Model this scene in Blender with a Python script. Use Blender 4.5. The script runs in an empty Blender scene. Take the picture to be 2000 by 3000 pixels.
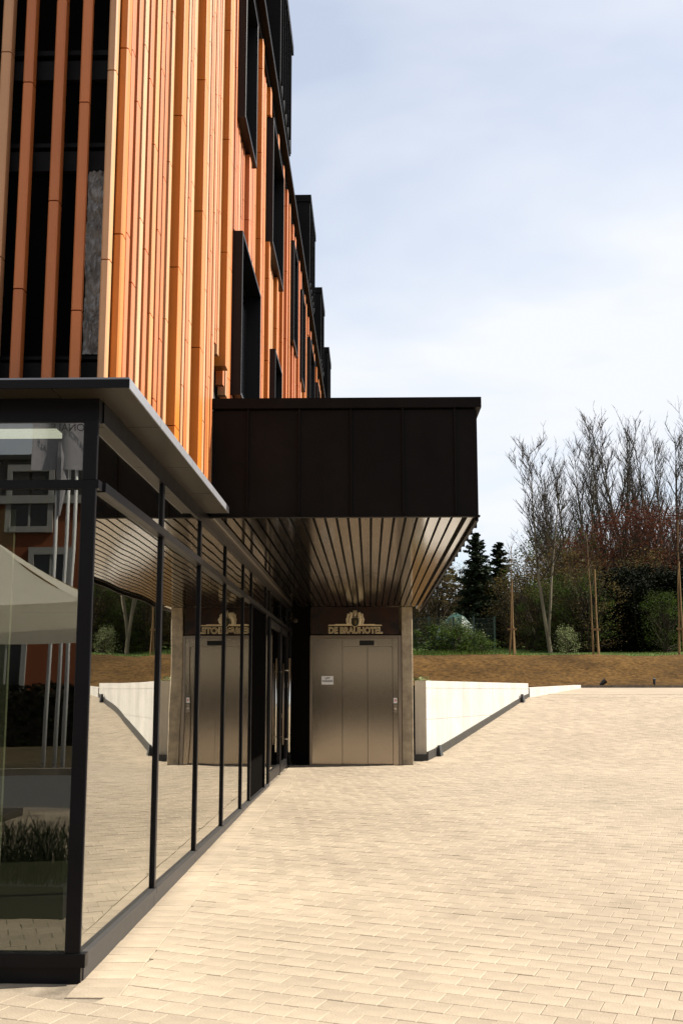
import bpy, math, random
from math import radians as RAD, sin, cos, pi
from mathutils import Vector, Matrix, Euler, noise
R = random.Random(7)
SC = bpy.context.scene
COL = SC.collection

# ------------------------------------------------------------------ camera
F, VX, VY, CZ = 3300.0, 1083.0, 2025.0, 1.32
PITCH = math.atan((VY - 1500) / F)
YAW = math.atan((VX - 1000) * cos(PITCH) / F)
cd = bpy.data.cameras.new('camera'); cam = bpy.data.objects.new('camera', cd); COL.objects.link(cam)
cd.sensor_fit = 'VERTICAL'; cd.sensor_height = 36.0; cd.sensor_width = 24.0
cd.lens = F / 3000 * 36.0
cd.clip_start = 0.05; cd.clip_end = 3000
cam.location = (0, 0, CZ)
cam.rotation_euler = (pi / 2 + PITCH, 0, YAW)
SC.camera = cam

# ------------------------------------------------------------------ sky, sun, exposure
SUN_EL, SUN_PHI = RAD(43), RAD(15)          # elevation; angle from +X towards +Y
w = bpy.data.worlds.new('World'); SC.world = w; w.use_nodes = True
nt = w.node_tree; nt.nodes.clear()
N = nt.nodes.new; L = nt.links.new
out = N('ShaderNodeOutputWorld'); bg = N('ShaderNodeBackground')
sky = N('ShaderNodeTexSky'); sky.sky_type = 'NISHITA'; sky.sun_disc = False
sky.sun_elevation = SUN_EL; sky.sun_rotation = pi / 2 - SUN_PHI
sky.air_density = 1.0; sky.dust_density = 1.2; sky.ozone_density = 1.6
tc = N('ShaderNodeTexCoord'); sep = N('ShaderNodeSeparateXYZ'); L(tc.outputs['Generated'], sep.inputs[0])
zz = N('ShaderNodeMath'); zz.operation = 'MAXIMUM'; L(sep.outputs[2], zz.inputs[0]); zz.inputs[1].default_value = 0.0
za = N('ShaderNodeMath'); za.operation = 'ADD'; L(zz.outputs[0], za.inputs[0]); za.inputs[1].default_value = 0.22
dx = N('ShaderNodeMath'); dx.operation = 'DIVIDE'; L(sep.outputs[0], dx.inputs[0]); L(za.outputs[0], dx.inputs[1])
dy = N('ShaderNodeMath'); dy.operation = 'DIVIDE'; L(sep.outputs[1], dy.inputs[0]); L(za.outputs[0], dy.inputs[1])
cmb = N('ShaderNodeCombineXYZ'); L(dx.outputs[0], cmb.inputs[0]); L(dy.outputs[0], cmb.inputs[1])
n1 = N('ShaderNodeTexNoise'); n1.inputs['Scale'].default_value = 1.15; n1.inputs['Detail'].default_value = 5.0
n1.inputs['Roughness'].default_value = 0.52; n1.inputs['Distortion'].default_value = 0.35
mp = N('ShaderNodeMapping'); mp.inputs['Location'].default_value = (3.1, 1.9, 0); mp.inputs['Scale'].default_value = (1.0, 1.2, 1); mp.inputs['Rotation'].default_value = (0, 0, 0.5)
L(cmb.outputs[0], mp.inputs[0]); L(mp.outputs[0], n1.inputs['Vector'])
rmp = N('ShaderNodeMapRange'); rmp.inputs[1].default_value = 0.33; rmp.inputs[2].default_value = 0.58
rmp.inputs[3].default_value = 0.46; rmp.inputs[4].default_value = 1.0; L(n1.outputs['Fac'], rmp.inputs[0])
skm = N('ShaderNodeMix'); skm.data_type = 'RGBA'
skm.inputs['B'].default_value = (5.45, 5.62, 5.95, 1)
L(rmp.outputs[0], skm.inputs['Factor']); L(sky.outputs[0], skm.inputs['A'])
L(skm.outputs['Result'], bg.inputs[0]); bg.inputs[1].default_value = 0.072; L(bg.outputs[0], out.inputs[0])

sd = bpy.data.lights.new('sun', 'SUN'); sd.energy = 5.0; sd.angle = RAD(0.53); sd.color = (1.0, 0.93, 0.82)
so = bpy.data.objects.new('sun', sd); COL.objects.link(so)
SDIR = Vector((cos(SUN_EL) * cos(SUN_PHI), cos(SUN_EL) * sin(SUN_PHI), sin(SUN_EL)))
so.rotation_euler = (-SDIR).to_track_quat('-Z', 'Y').to_euler(); so.location = SDIR * 60

SC.view_settings.view_transform = 'Standard'; SC.view_settings.look = 'None'
SC.view_settings.exposure = 1.27; SC.view_settings.gamma = 1.0; SC.view_settings.use_curve_mapping = False
SC.render.engine = 'CYCLES'
SC.cycles.max_bounces = 8; SC.cycles.transparent_max_bounces = 12; SC.cycles.glossy_bounces = 5
SC.cycles.use_denoising = True; SC.cycles.sample_clamp_indirect = 6.0

# ------------------------------------------------------------------ materials
def mat(name, col, rough=0.6, metal=0.0, var=0.12, vscale=6.0, bump=0.0, bscale=60.0, stretch=None, col2=None, island=0.0, spec=0.5, aniso=0.0, objrand=0.0, detail=6.0, rvar=0.0, coat=0.0, trans=0.0, macro=0.0, mscale=0.35, streak=0.0):
    m = bpy.data.materials.new(name); m.use_nodes = True
    t = m.node_tree; b = t.nodes['Principled BSDF']; nn = t.nodes.new; ll = t.links.new
    b.inputs['Roughness'].default_value = rough; b.inputs['Metallic'].default_value = metal
    b.inputs['Specular IOR Level'].default_value = spec
    b.inputs['Coat Weight'].default_value = coat
    if aniso: b.inputs['Anisotropic'].default_value = aniso
    c = nn('ShaderNodeTexCoord'); mpn = nn('ShaderNodeMapping'); ll(c.outputs['Object'], mpn.inputs[0])
    if stretch: mpn.inputs['Scale'].default_value = stretch
    nz = nn('ShaderNodeTexNoise'); nz.inputs['Scale'].default_value = vscale; nz.inputs['Detail'].default_value = detail
    nz.inputs['Roughness'].default_value = 0.62
    ll(mpn.outputs[0], nz.inputs['Vector'])
    mr = nn('ShaderNodeMapRange'); mr.inputs[1].default_value = 0.32; mr.inputs[2].default_value = 0.68; ll(nz.outputs['Fac'], mr.inputs[0])
    mx = nn('ShaderNodeMix'); mx.data_type = 'RGBA'
    A = [max(0, v * (1 - var)) for v in col]; B = [min(1, v * (1 + var)) for v in col] if col2 is None else col2
    mx.inputs['A'].default_value = (*A, 1); mx.inputs['B'].default_value = (*B, 1); ll(mr.outputs[0], mx.inputs['Factor'])
    res = mx.outputs['Result']
    for amt, kind in ((island, 'isl'), (objrand, 'obj')):
        if amt:
            src = (nn('ShaderNodeNewGeometry').outputs['Random Per Island'] if kind == 'isl' else nn('ShaderNodeObjectInfo').outputs['Random'])
            m2 = nn('ShaderNodeMapRange'); m2.inputs[3].default_value = 1 - amt; m2.inputs[4].default_value = 1 + amt; ll(src, m2.inputs[0])
            vm = nn('ShaderNodeVectorMath'); vm.operation = 'SCALE'; ll(res, vm.inputs[0]); ll(m2.outputs[0], vm.inputs['Scale']); res = vm.outputs[0]
    for amt, sc3 in ((macro, (mscale,) * 3), (streak, (2.2, 2.2, 0.12))):
        if amt:
            gp = nn('ShaderNodeNewGeometry'); mm = nn('ShaderNodeMapping'); mm.inputs['Scale'].default_value = sc3; ll(gp.outputs['Position'], mm.inputs[0])
            n5 = nn('ShaderNodeTexNoise'); n5.inputs['Scale'].default_value = 1.0; n5.inputs['Detail'].default_value = 7; n5.inputs['Roughness'].default_value = 0.6; ll(mm.outputs[0], n5.inputs['Vector'])
            m5 = nn('ShaderNodeMapRange'); m5.inputs[1].default_value = 0.35; m5.inputs[2].default_value = 0.65; m5.inputs[3].default_value = 1 - amt; m5.inputs[4].default_value = 1 + amt * 0.6; ll(n5.outputs['Fac'], m5.inputs[0])
            v5 = nn('ShaderNodeVectorMath'); v5.operation = 'SCALE'; ll(res, v5.inputs[0]); ll(m5.outputs[0], v5.inputs['Scale']); res = v5.outputs[0]
    ll(res, b.inputs['Base Color'])
    if rvar:
        m3 = nn('ShaderNodeMapRange'); m3.inputs[3].default_value = max(0, rough - rvar); m3.inputs[4].default_value = rough + rvar
        ll(nz.outputs['Fac'], m3.inputs[0]); ll(m3.outputs[0], b.inputs['Roughness'])
    if bump:
        n2 = nn('ShaderNodeTexNoise'); n2.inputs['Scale'].default_value = bscale; n2.inputs['Detail'].default_value = 5; ll(mpn.outputs[0], n2.inputs['Vector'])
        bp = nn('ShaderNodeBump'); bp.inputs['Strength'].default_value = bump; bp.inputs['Distance'].default_value = 0.01; ll(n2.outputs['Fac'], bp.inputs['Height']); ll(bp.outputs[0], b.inputs['Normal'])
    if trans:
        tl = nn('ShaderNodeBsdfTranslucent'); ms = nn('ShaderNodeMixShader'); ms.inputs[0].default_value = trans
        ll(res, tl.inputs[0]); ll(b.outputs[0], ms.inputs[1]); ll(tl.outputs[0], ms.inputs[2])
        o = [n for n in t.nodes if n.type == 'OUTPUT_MATERIAL'][0]; ll(ms.outputs[0], o.inputs[0])
    return m

def glass(name, ior, tint, rough=0.0):
    m = bpy.data.materials.new(name); m.use_nodes = True
    t = m.node_tree; t.nodes.clear(); nn = t.nodes.new; ll = t.links.new
    o = nn('ShaderNodeOutputMaterial'); tr = nn('ShaderNodeBsdfTransparent'); tr.inputs[0].default_value = (*tint, 1)
    g = nn('ShaderNodeBsdfGlossy'); g.inputs['Roughness'].default_value = rough; g.inputs[0].default_value = (0.97, 0.97, 0.95, 1)
    lw = nn('ShaderNodeLayerWeight'); lw.inputs[0].default_value = 0.5
    pw = nn('ShaderNodeMath'); pw.operation = 'POWER'; ll(lw.outputs['Facing'], pw.inputs[0]); pw.inputs[1].default_value = 2.5
    fr = nn('ShaderNodeMapRange'); fr.inputs[3].default_value = ior; fr.inputs[4].default_value = 1.0; ll(pw.outputs[0], fr.inputs[0])
    # very slight waviness of large panes
    c = nn('ShaderNodeTexCoord'); nz = nn('ShaderNodeTexNoise'); nz.inputs['Scale'].default_value = 0.9; nz.inputs['Detail'].default_value = 1; ll(c.outputs['Object'], nz.inputs['Vector'])
    bp = nn('ShaderNodeBump'); bp.inputs['Strength'].default_value = 0.15; bp.inputs['Distance'].default_value = 0.02; ll(nz.outputs['Fac'], bp.inputs['Height']); ll(bp.outputs[0], g.inputs['Normal'])
    mx = nn('ShaderNodeMixShader'); ll(fr.outputs[0], mx.inputs[0]); ll(tr.outputs[0], mx.inputs[1]); ll(g.outputs[0], mx.inputs[2]); ll(mx.outputs[0], o.inputs[0])
    return m

M = {}
M['terra'] = mat('louvre_terracotta', (0.44, 0.132, 0.036), 0.42, var=0.06, vscale=3, objrand=0.09, spec=0.35, streak=0.08)
M['apricot'] = mat('louvre_apricot', (0.49, 0.188, 0.054), 0.42, var=0.06, vscale=3, objrand=0.09, spec=0.35, streak=0.08)
M['yellow'] = mat('louvre_yellow', (0.48, 0.245, 0.118), 0.42, var=0.06, vscale=3, objrand=0.07, spec=0.35, streak=0.07)
M['amber'] = mat('louvre_amber', (0.45, 0.140, 0.012), 0.42, var=0.06, vscale=3, objrand=0.07, spec=0.35, streak=0.08)
M['backing'] = mat('black_membrane', (0.004, 0.0037, 0.0037), 0.9, var=0.2, spec=0.0)
M['film'] = mat('crumpled_plastic_film', (0.20, 0.195, 0.185), 0.25, var=0.4, vscale=8, bump=0.5, bscale=14)
M['rail'] = mat('dark_rail_metal', (0.009, 0.0087, 0.009), 0.5, var=0.15, spec=0.06)
M['zinc'] = mat('black_standing_seam_zinc', (0.0062, 0.0054, 0.0050), 0.5, var=0.22, vscale=2.2, rvar=0.06, bump=0.08, bscale=4, spec=0.06, streak=0.25)
M['frame'] = mat('anthracite_frame', (0.0055, 0.0052, 0.0062), 0.38, var=0.1, rvar=0.05, spec=0.12)
M['plinth'] = mat('anthracite_plinth', (0.026, 0.024, 0.023), 0.5, var=0.15, vscale=9, rvar=0.08, spec=0.3)
M['winframe'] = mat('window_surround_black', (0.006, 0.0055, 0.006), 0.4, var=0.1, spec=0.2)
M['awning'] = mat('awning_grey_metal', (0.031, 0.026, 0.018), 0.4, metal=0.0, var=0.08, vscale=3, spec=0.12)
M['awn_edge'] = mat('awning_edge_light_grey', (0.20, 0.205, 0.225), 0.4, metal=0.2, var=0.06)
M['slat'] = mat('soffit_slat_bronze', (0.19, 0.158, 0.126), 0.11, metal=0.9, var=0.10, vscale=2, stretch=(6, 0.4, 1), rvar=0.04)
M['void'] = mat('black_gap', (0.006, 0.006, 0.006), 0.8)
M['steel'] = mat('brushed_stainless_steel', (0.37, 0.325, 0.275), 0.13, metal=1.0, var=0.05, vscale=3, stretch=(60, 60, 1.0), bump=0.02, bscale=30, rvar=0.03)
M['steel2'] = mat('satin_steel_frame', (0.26, 0.22, 0.18), 0.34, metal=1.0, var=0.05, vscale=4)
M['chrome'] = mat('polished_steel', (0.75, 0.72, 0.66), 0.18, metal=1.0, var=0.03)
M['blackpanel'] = mat('black_wall_panel', (0.0045, 0.004, 0.0036), 0.8, var=0.1, spec=0.0)
M['conc'] = mat('raw_concrete', (0.36, 0.295, 0.205), 0.88, var=0.30, vscale=6, bump=0.35, bscale=30, streak=0.25)
M['white'] = mat('pale_fairfaced_concrete', (0.41, 0.385, 0.345), 0.8, var=0.07, vscale=2.4, bump=0.12, bscale=25, spec=0.2, streak=0.14, macro=0.08, mscale=0.8)
M['rust'] = mat('bronze_sign_panel', (0.014, 0.012, 0.013), 0.42, metal=0.2, var=0.3, vscale=3.5, col2=(0.045, 0.018, 0.010), rvar=0.1, spec=0.3)
M['gold'] = mat('pale_gold_letter', (0.74, 0.60, 0.36), 0.45, metal=0.0, var=0.1, vscale=20)
M['letter'] = mat('dark_olive_letter_face', (0.030, 0.021, 0.010), 0.5, var=0.1, spec=0.2)
M['crest'] = mat('cream_crest_relief', (0.72, 0.62, 0.42), 0.5, var=0.15, vscale=30)
M['shield'] = mat('dark_green_shield', (0.022, 0.024, 0.010), 0.3, var=0.2)
M['shieldgold'] = mat('dull_gold_emblem', (0.13, 0.085, 0.015), 0.4)
M['paper'] = mat('white_paper', (0.82, 0.82, 0.84), 0.8, var=0.02)
M['ink'] = mat('black_ink', (0.03, 0.03, 0.035), 0.7)
M['red'] = mat('red_print', (0.55, 0.04, 0.03), 0.6)
M['rubber'] = mat('black_rubber', (0.012, 0.012, 0.013), 0.6)
M['skirt'] = mat('grey_skirting', (0.030, 0.026, 0.021), 0.6, var=0.15, vscale=8, spec=0.3)
M['kerb'] = mat('weathered_kerb', (0.12, 0.10, 0.075), 0.85, var=0.35, vscale=3)
M['soil'] = mat('bare_brown_soil', (0.068, 0.037, 0.0105), 0.97, var=0.55, vscale=7, bump=1.0, bscale=16, spec=0.05, detail=12, macro=0.35, mscale=0.5)
M['lawn'] = mat('meadow_green', (0.045, 0.07, 0.012), 0.95, var=0.35, vscale=1.5, spec=0.1)
M['blade'] = mat('grass_blade', (0.06, 0.095, 0.016), 0.8, var=0.3, vscale=1.0, island=0.35, trans=0.3, spec=0.15)
M['ground'] = mat('rough_ground', (0.055, 0.043, 0.024), 0.95, var=0.3, vscale=0.6, spec=0.1)
M['asphalt'] = mat('asphalt', (0.055, 0.053, 0.050), 0.9, var=0.2, vscale=8)
M['paver'] = mat('sand_coloured_paver', (0.272, 0.221, 0.160), 0.85, var=0.13, vscale=5, island=0.07, bump=0.25, bscale=70, detail=8, spec=0.25, macro=0.11, mscale=0.45)
M['paver1'] = mat('sand_coloured_paver_single', (0.272, 0.221, 0.160), 0.85, var=0.13, vscale=5, objrand=0.07, bump=0.25, bscale=70, detail=8, spec=0.25, macro=0.11, mscale=0.45)
M['joint'] = mat('joint_sand', (0.172, 0.134, 0.088), 0.95, var=0.5, vscale=3.5, bump=0.4, bscale=50, col2=(0.272, 0.221, 0.160), macro=0.11, mscale=0.45)
M['apron'] = mat('far_paving', (0.268, 0.213, 0.147), 0.85, var=0.12, vscale=0.7, bump=0.2, bscale=8, macro=0.11, mscale=0.45)
M['bark'] = mat('grey_bark', (0.085, 0.072, 0.050), 0.95, var=0.35, vscale=4, stretch=(1, 1, 0.3), bump=0.4, bscale=20, spec=0.1)
M['twig'] = mat('twig_brown', (0.045, 0.036, 0.026), 0.95, var=0.3, vscale=2, spec=0.1)
M['palebark'] = mat('pale_bark', (0.14, 0.118, 0.08), 0.9, var=0.35, vscale=3, stretch=(1, 1, 0.2), spec=0.15)
M['stake'] = mat('raw_wood_stake', (0.20, 0.13, 0.06), 0.85, var=0.3, vscale=5, stretch=(1, 1, 0.15), spec=0.15)
M['needle'] = mat('conifer_needles', (0.014, 0.022, 0.009), 0.8, var=0.3, vscale=2, island=0.4, trans=0.1, spec=0.1)
M['leafgreen'] = mat('fresh_green_leaf', (0.034, 0.055, 0.008), 0.8, var=0.4, vscale=0.8, island=0.45, trans=0.3, spec=0.1)
M['leafdark'] = mat('dark_evergreen_leaf', (0.0055, 0.0080, 0.0030), 0.85, var=0.35, vscale=0.8, island=0.5, trans=0.05, spec=0.06)
M['leafred'] = mat('reddish_spring_leaf', (0.070, 0.022, 0.011), 0.85, var=0.35, vscale=0.6, island=0.45, trans=0.25, spec=0.1)
M['leafolive'] = mat('olive_bud_leaf', (0.078, 0.058, 0.019), 0.85, var=0.35, vscale=0.6, island=0.45, trans=0.25, spec=0.1)
M['leafpale'] = mat('pale_blossom', (0.16, 0.18, 0.08), 0.85, var=0.3, island=0.4, spec=0.1)
M['fence'] = mat('green_fence_paint', (0.010, 0.040, 0.026), 0.5, var=0.1)
M['tarp'] = mat('green_tarpaulin', (0.008, 0.055, 0.035), 0.5, var=0.2)
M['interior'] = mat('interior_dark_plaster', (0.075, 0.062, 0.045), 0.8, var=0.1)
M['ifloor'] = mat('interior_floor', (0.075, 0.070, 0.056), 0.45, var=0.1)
M['curtain'] = mat('pale_curtain', (0.20, 0.20, 0.15), 0.9, var=0.08)
M['orangewall'] = mat('ochre_render', (0.17, 0.044, 0.012), 0.9, var=0.06, vscale=2)
M['whitetrim'] = mat('white_trim', (0.26, 0.255, 0.24), 0.7, var=0.04)
M['creamwall'] = mat('cream_render', (0.55, 0.48, 0.36), 0.9, var=0.06, vscale=2)
M['slate'] = mat('black_slate', (0.018, 0.018, 0.020), 0.6, var=0.2)
M['darkpane'] = mat('dark_window_pane', (0.010, 0.011, 0.013), 0.12, var=0.1)
M['canvas'] = mat('white_canvas', (0.80, 0.76, 0.66), 0.9, var=0.05, vscale=3, bump=0.1, bscale=6, trans=0.5)
M['flag'] = mat('grey_flag_cloth', (0.42, 0.41, 0.45), 0.9, var=0.05, trans=0.3)
M['pole'] = mat('white_flagpole', (0.70, 0.70, 0.70), 0.35, var=0.03)
M['glass'] = glass('shopfront_glass', 0.13, (0.60, 0.62, 0.56))
M['plate'] = mat('dark_steel_plate', (0.05, 0.043, 0.034), 0.4, metal=0.4, var=0.3, vscale=12)
lm = bpy.data.materials.new('lit_luminaire'); lm.use_nodes = True
lm.node_tree.nodes['Principled BSDF'].inputs['Emission Color'].default_value = (1, 0.97, 0.88, 1); lm.node_tree.nodes['Principled BSDF'].inputs['Emission Strength'].default_value = 0.55
M['lamp'] = lm

# ------------------------------------------------------------------ helpers
class MB:
    def __init__(s): s.v = []; s.f = []
    def face(s, pts):
        n = len(s.v); s.v += [tuple(p) for p in pts]; s.f.append(tuple(range(n, n + len(pts))))
    def box(s, x0, x1, y0, y1, z0, z1, c=0.0):
        if c <= 0:
            n = len(s.v)
            s.v += [(x0, y0, z0), (x1, y0, z0), (x1, y1, z0), (x0, y1, z0), (x0, y0, z1), (x1, y0, z1), (x1, y1, z1), (x0, y1, z1)]
            s.f += [(n, n+3, n+2, n+1), (n+4, n+5, n+6, n+7), (n, n+1, n+5, n+4), (n+1, n+2, n+6, n+5), (n+2, n+3, n+7, n+6), (n+3, n, n+4, n+7)]
            return s
        c = min(c, (x1-x0)*.45, (y1-y0)*.45)
        return s.prism([(x0+c, y0), (x1-c, y0), (x1, y0+c), (x1, y1-c), (x1-c, y1), (x0+c, y1), (x0, y1-c), (x0, y0+c)], z0, z1)
    def prism(s, poly, z0, z1):           # poly ccw in XY; z0/z1 number or function
        fz = lambda z, p: z(p) if callable(z) else z
        n = len(s.v); k = len(poly)
        s.v += [(p[0], p[1], fz(z0, p)) for p in poly] + [(p[0], p[1], fz(z1, p)) for p in poly]
        s.f.append(tuple(n + k - 1 - i for i in range(k))); s.f.append(tuple(n + k + i for i in range(k)))
        for i in range(k):
            j = (i + 1) % k; s.f.append((n+i, n+j, n+k+j, n+k+i))
        return s
    def prism_axis(s, poly, a0, a1, axis):   # poly in the two other axes
        n = len(s.v); k = len(poly)
        def pt(p, a):
            if axis == 'x': return (a, p[0], p[1])
            if axis == 'y': return (p[0], a, p[1])
        s.v += [pt(p, a0) for p in poly] + [pt(p, a1) for p in poly]
        s.f.append(tuple(n + k - 1 - i for i in range(k))); s.f.append(tuple(n + k + i for i in range(k)))
        for i in range(k):
            j = (i + 1) % k; s.f.append((n+i, n+j, n+k+j, n+k+i))
        return s
    def tube(s, pts, rad, sides=6, cap=True):
        rings = []
        for i, p in enumerate(pts):
            p = Vector(p); a = Vector(pts[max(i-1, 0)]); b = Vector(pts[min(i+1, len(pts)-1)])
            t = (b - a).normalized() if (b - a).length > 1e-9 else Vector((0, 0, 1))
            u = t.cross(Vector((0.31, 0.87, 0.11)) if abs(t.z) > .8 else Vector((0, 0, 1))).normalized(); vv = t.cross(u)
            r = rad[i] if isinstance(rad, (list, tuple)) else rad
            n = len(s.v); s.v += [tuple(p + (u * cos(2*pi*k/sides) + vv * sin(2*pi*k/sides)) * r) for k in range(sides)]; rings.append(n)
        for a, b in zip(rings, rings[1:]):
            for k in range(sides):
                k2 = (k + 1) % sides; s.f.append((a+k, a+k2, b+k2, b+k))
        if cap:
            s.f.append(tuple(rings[0] + k for k in range(sides))[::-1]); s.f.append(tuple(rings[-1] + k for k in range(sides)))
        return s
    def ball(s, c, r, seg=8, rings=5, sc=(1, 1, 1)):
        n0 = len(s.v)
        for i in range(rings + 1):
            th = pi * i / rings
            for j in range(seg):
                ph = 2*pi*j/seg; s.v.append((c[0] + r*sc[0]*sin(th)*cos(ph), c[1] + r*sc[1]*sin(th)*sin(ph), c[2] + r*sc[2]*cos(th)))
        for i in range(rings):
            for j in range(seg):
                j2 = (j+1) % seg; s.f.append((n0+i*seg+j, n0+(i+1)*seg+j, n0+(i+1)*seg+j2, n0+i*seg+j2))
        return s
    def mesh(s, name):
        me = bpy.data.meshes.new(name); me.from_pydata(s.v, [], s.f); me.validate(); me.update(); return me
    def build(s, name, m, parent=None, smooth=False, **kw):
        me = s.mesh(name); me.materials.append(M[m])
        if smooth: me.polygons.foreach_set('use_smooth', [True] * len(me.polygons))
        return link(name, me, parent, **kw)

def link(name, me, parent=None, loc=None, rot=None, **props):
    o = bpy.data.objects.new(name, me); COL.objects.link(o)
    if loc: o.location = loc
    if rot: o.rotation_euler = rot
    if parent is not None: o.parent = parent
    for k, v in props.items(): o[k] = v
    return o
def empty(name, loc=(0, 0, 0), **props): return link(name, None, None, loc, **props)
def BX(name, m, parent, x0, x1, y0, y1, z0, z1, c=0.0, **kw): return MB().box(x0, x1, y0, y1, z0, z1, c).build(name, m, parent, **kw)
def copy_tree(o, parent=None):
    c = o.copy(); COL.objects.link(c); c.parent = parent
    for ch in o.children: copy_tree(ch, c)
    return c
def text_mesh(body, size, extrude=0.003, offset=0.0, align='CENTER', spacing=1.0):
    cu = bpy.data.curves.new('t', 'FONT'); cu.body = body; cu.size = size; cu.extrude = extrude; cu.offset = offset
    cu.align_x = align; cu.space_character = spacing; cu.resolution_u = 4
    o = bpy.data.objects.new('t', cu); COL.objects.link(o)
    dg = bpy.context.evaluated_depsgraph_get(); dg.update()
    me = bpy.data.meshes.new_from_object(o.evaluated_get(dg)); bpy.data.objects.remove(o); bpy.data.curves.remove(cu)
    return me

# image pixel (2000x3000) -> point on a plane of constant Y or X: used to read positions off the photograph
_fw = Vector((-sin(YAW)*cos(PITCH), cos(YAW)*cos(PITCH), sin(PITCH))); _rt = Vector((cos(YAW), sin(YAW), 0)); _up = _rt.cross(_fw)
def _ray(px, py): return _fw * F + _rt * (px - 1000) - _up * (py - 1500)
def onY(px, py, Y): r = _ray(px, py); return Vector((0, 0, CZ)) + r * (Y / r.y)
def onX(px, py, X): r = _ray(px, py); return Vector((0, 0, CZ)) + r * (X / r.x)

# ------------------------------------------------------------------ ground
def zg(Y, X=0.0):
    z = -0.085 * max(0.0, min(1.0, (14 - Y) / 8.2)) if Y > 5.8 else -0.085 - 0.011 * (5.8 - Y)
    t = (Y - 21.05) / 0.45
    ramp = 0.156 * 0.45 * (math.log1p(math.exp(t)) if t < 30 else t)
    z += ramp
    if Y > 28.2:
        zc = 1.16
        t2 = Y - 28.6
        if t2 > 0: z = min(z, zc + 0.034 * t2)
    if X > -1.2 and Y < 18: z -= 0.016 * min(X + 1.2, 6) * max(0.0, min(1.0, (18 - Y) / 10))
    return z

def sheet(name, m, xs, ys, fz, parent=None, smooth=True, **kw):
    b = MB(); nx = len(xs)
    b.v = [(x, y, fz(x, y)) for y in ys for x in xs]
    b.f = [(j*nx+i, j*nx+i+1, (j+1)*nx+i+1, (j+1)*nx+i) for j in range(len(ys)-1) for i in range(nx-1)]
    return b.build(name, m, parent, smooth=smooth, **kw)
def rng(a, b, s):
    n = max(1, int(round((b - a) / s))); return [a + (b - a) * i / n for i in range(n + 1)]

sheet('ground', 'ground', [-700, -200, -60, -30, -14, 0, 20, 45, 100, 250, 700], [-600, -150, -60, -30, -13, 5, 14, 21, 28.6, 36, 42, 44, 80, 200, 700],
      lambda x, y: (zg(y) - 0.25) if -30 < y < 37 else (-1.0 if y <= -30 else (1.25 if y < 43 else 2.3 + 0.03 * min(y - 43, 60))), kind='structure', smooth=False)
court = sheet('forecourt', 'joint', rng(-13, 20, 0.75), rng(-3.0, 36.4, 0.3), lambda x, y: zg(y, x) - (0.0045 if y < 31.05 else 0.0), kind='structure')
sheet('upper_yard', 'apron', rng(1.5, 20, 1.0), rng(30.9, 36.4, 0.5), lambda x, y: zg(y, x) + 0.004, kind='structure')
sheet('road', 'asphalt', [-60, 0, 60], rng(-10.5, -3.3, 2), lambda x, y: zg(-3) - 0.11, kind='structure')
BX('kerb', 'kerb', None, -40, 40, -3.35, -3.0, -0.6, zg(-3) + 0.015, kind='structure')

sheet('verge', 'ground', rng(-60, 60, 10), rng(-22.5, -10.5, 3), lambda x, y: zg(-3) - 0.02, kind='structure')
# pavers: rows turned 19 degrees, half bond
ANG = RAD(-19.5); PW, PH, GAP = 0.160, 0.166, 0.0022
ca, sa = cos(ANG), sin(ANG)
def clip_poly(poly, a, b, c):       # keep a*x+b*y>=c
    outp = []
    for i, p in enumerate(poly):
        q = poly[(i+1) % len(poly)]; dp = a*p[0]+b*p[1]-c; dq = a*q[0]+b*q[1]-c
        if dp >= 0: outp.append(p)
        if (dp >= 0) != (dq >= 0):
            t = dp/(dp-dq); outp.append((p[0]+(q[0]-p[0])*t, p[1]+(q[1]-p[1])*t))
    return outp
WU = Vector((2.92, 7.45, 0)).normalized(); WN = Vector((WU.y, -WU.x, 0)); WP0 = Vector((1.04, 21.21, 0)); WLEN = 8.0
def add_paver(b, poly, rr, flat=False):
    cx = sum(p[0] for p in poly)/len(poly); cy = sum(p[1] for p in poly)/len(poly)
    dz = rr.uniform(-0.0016, 0.0016); tx, ty = rr.uniform(-.007, .007), rr.uniform(-.007, .007)
    k = len(poly); n = len(b.v)
    for lvl in range(3):
        ins, dpt = ((GAP/2, 0.03), (GAP/2, 0.0028), (GAP/2 + 0.0035, 0.0))[lvl]
        for p in poly:
            vx, vy = p[0]-cx, p[1]-cy; l = math.hypot(vx, vy) or 1; f = max(0.2, 1 - 1.41*ins/l)
            x, y = cx + vx*f, cy + vy*f
            b.v.append((x, y, zg(y, x) - dpt + dz + tx*vx + ty*vy))
    for lvl in range(2):
        for i in range(k):
            j = (i+1) % k; a0 = n + lvl*k; b.f.append((a0+i, a0+j, a0+k+j, a0+k+i))
    b.f.append(tuple(n + 2*k + i for i in range(k)))
XEDGE = -1.175
field = MB(); singles = []
rr = random.Random(3)
umax = 34
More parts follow.
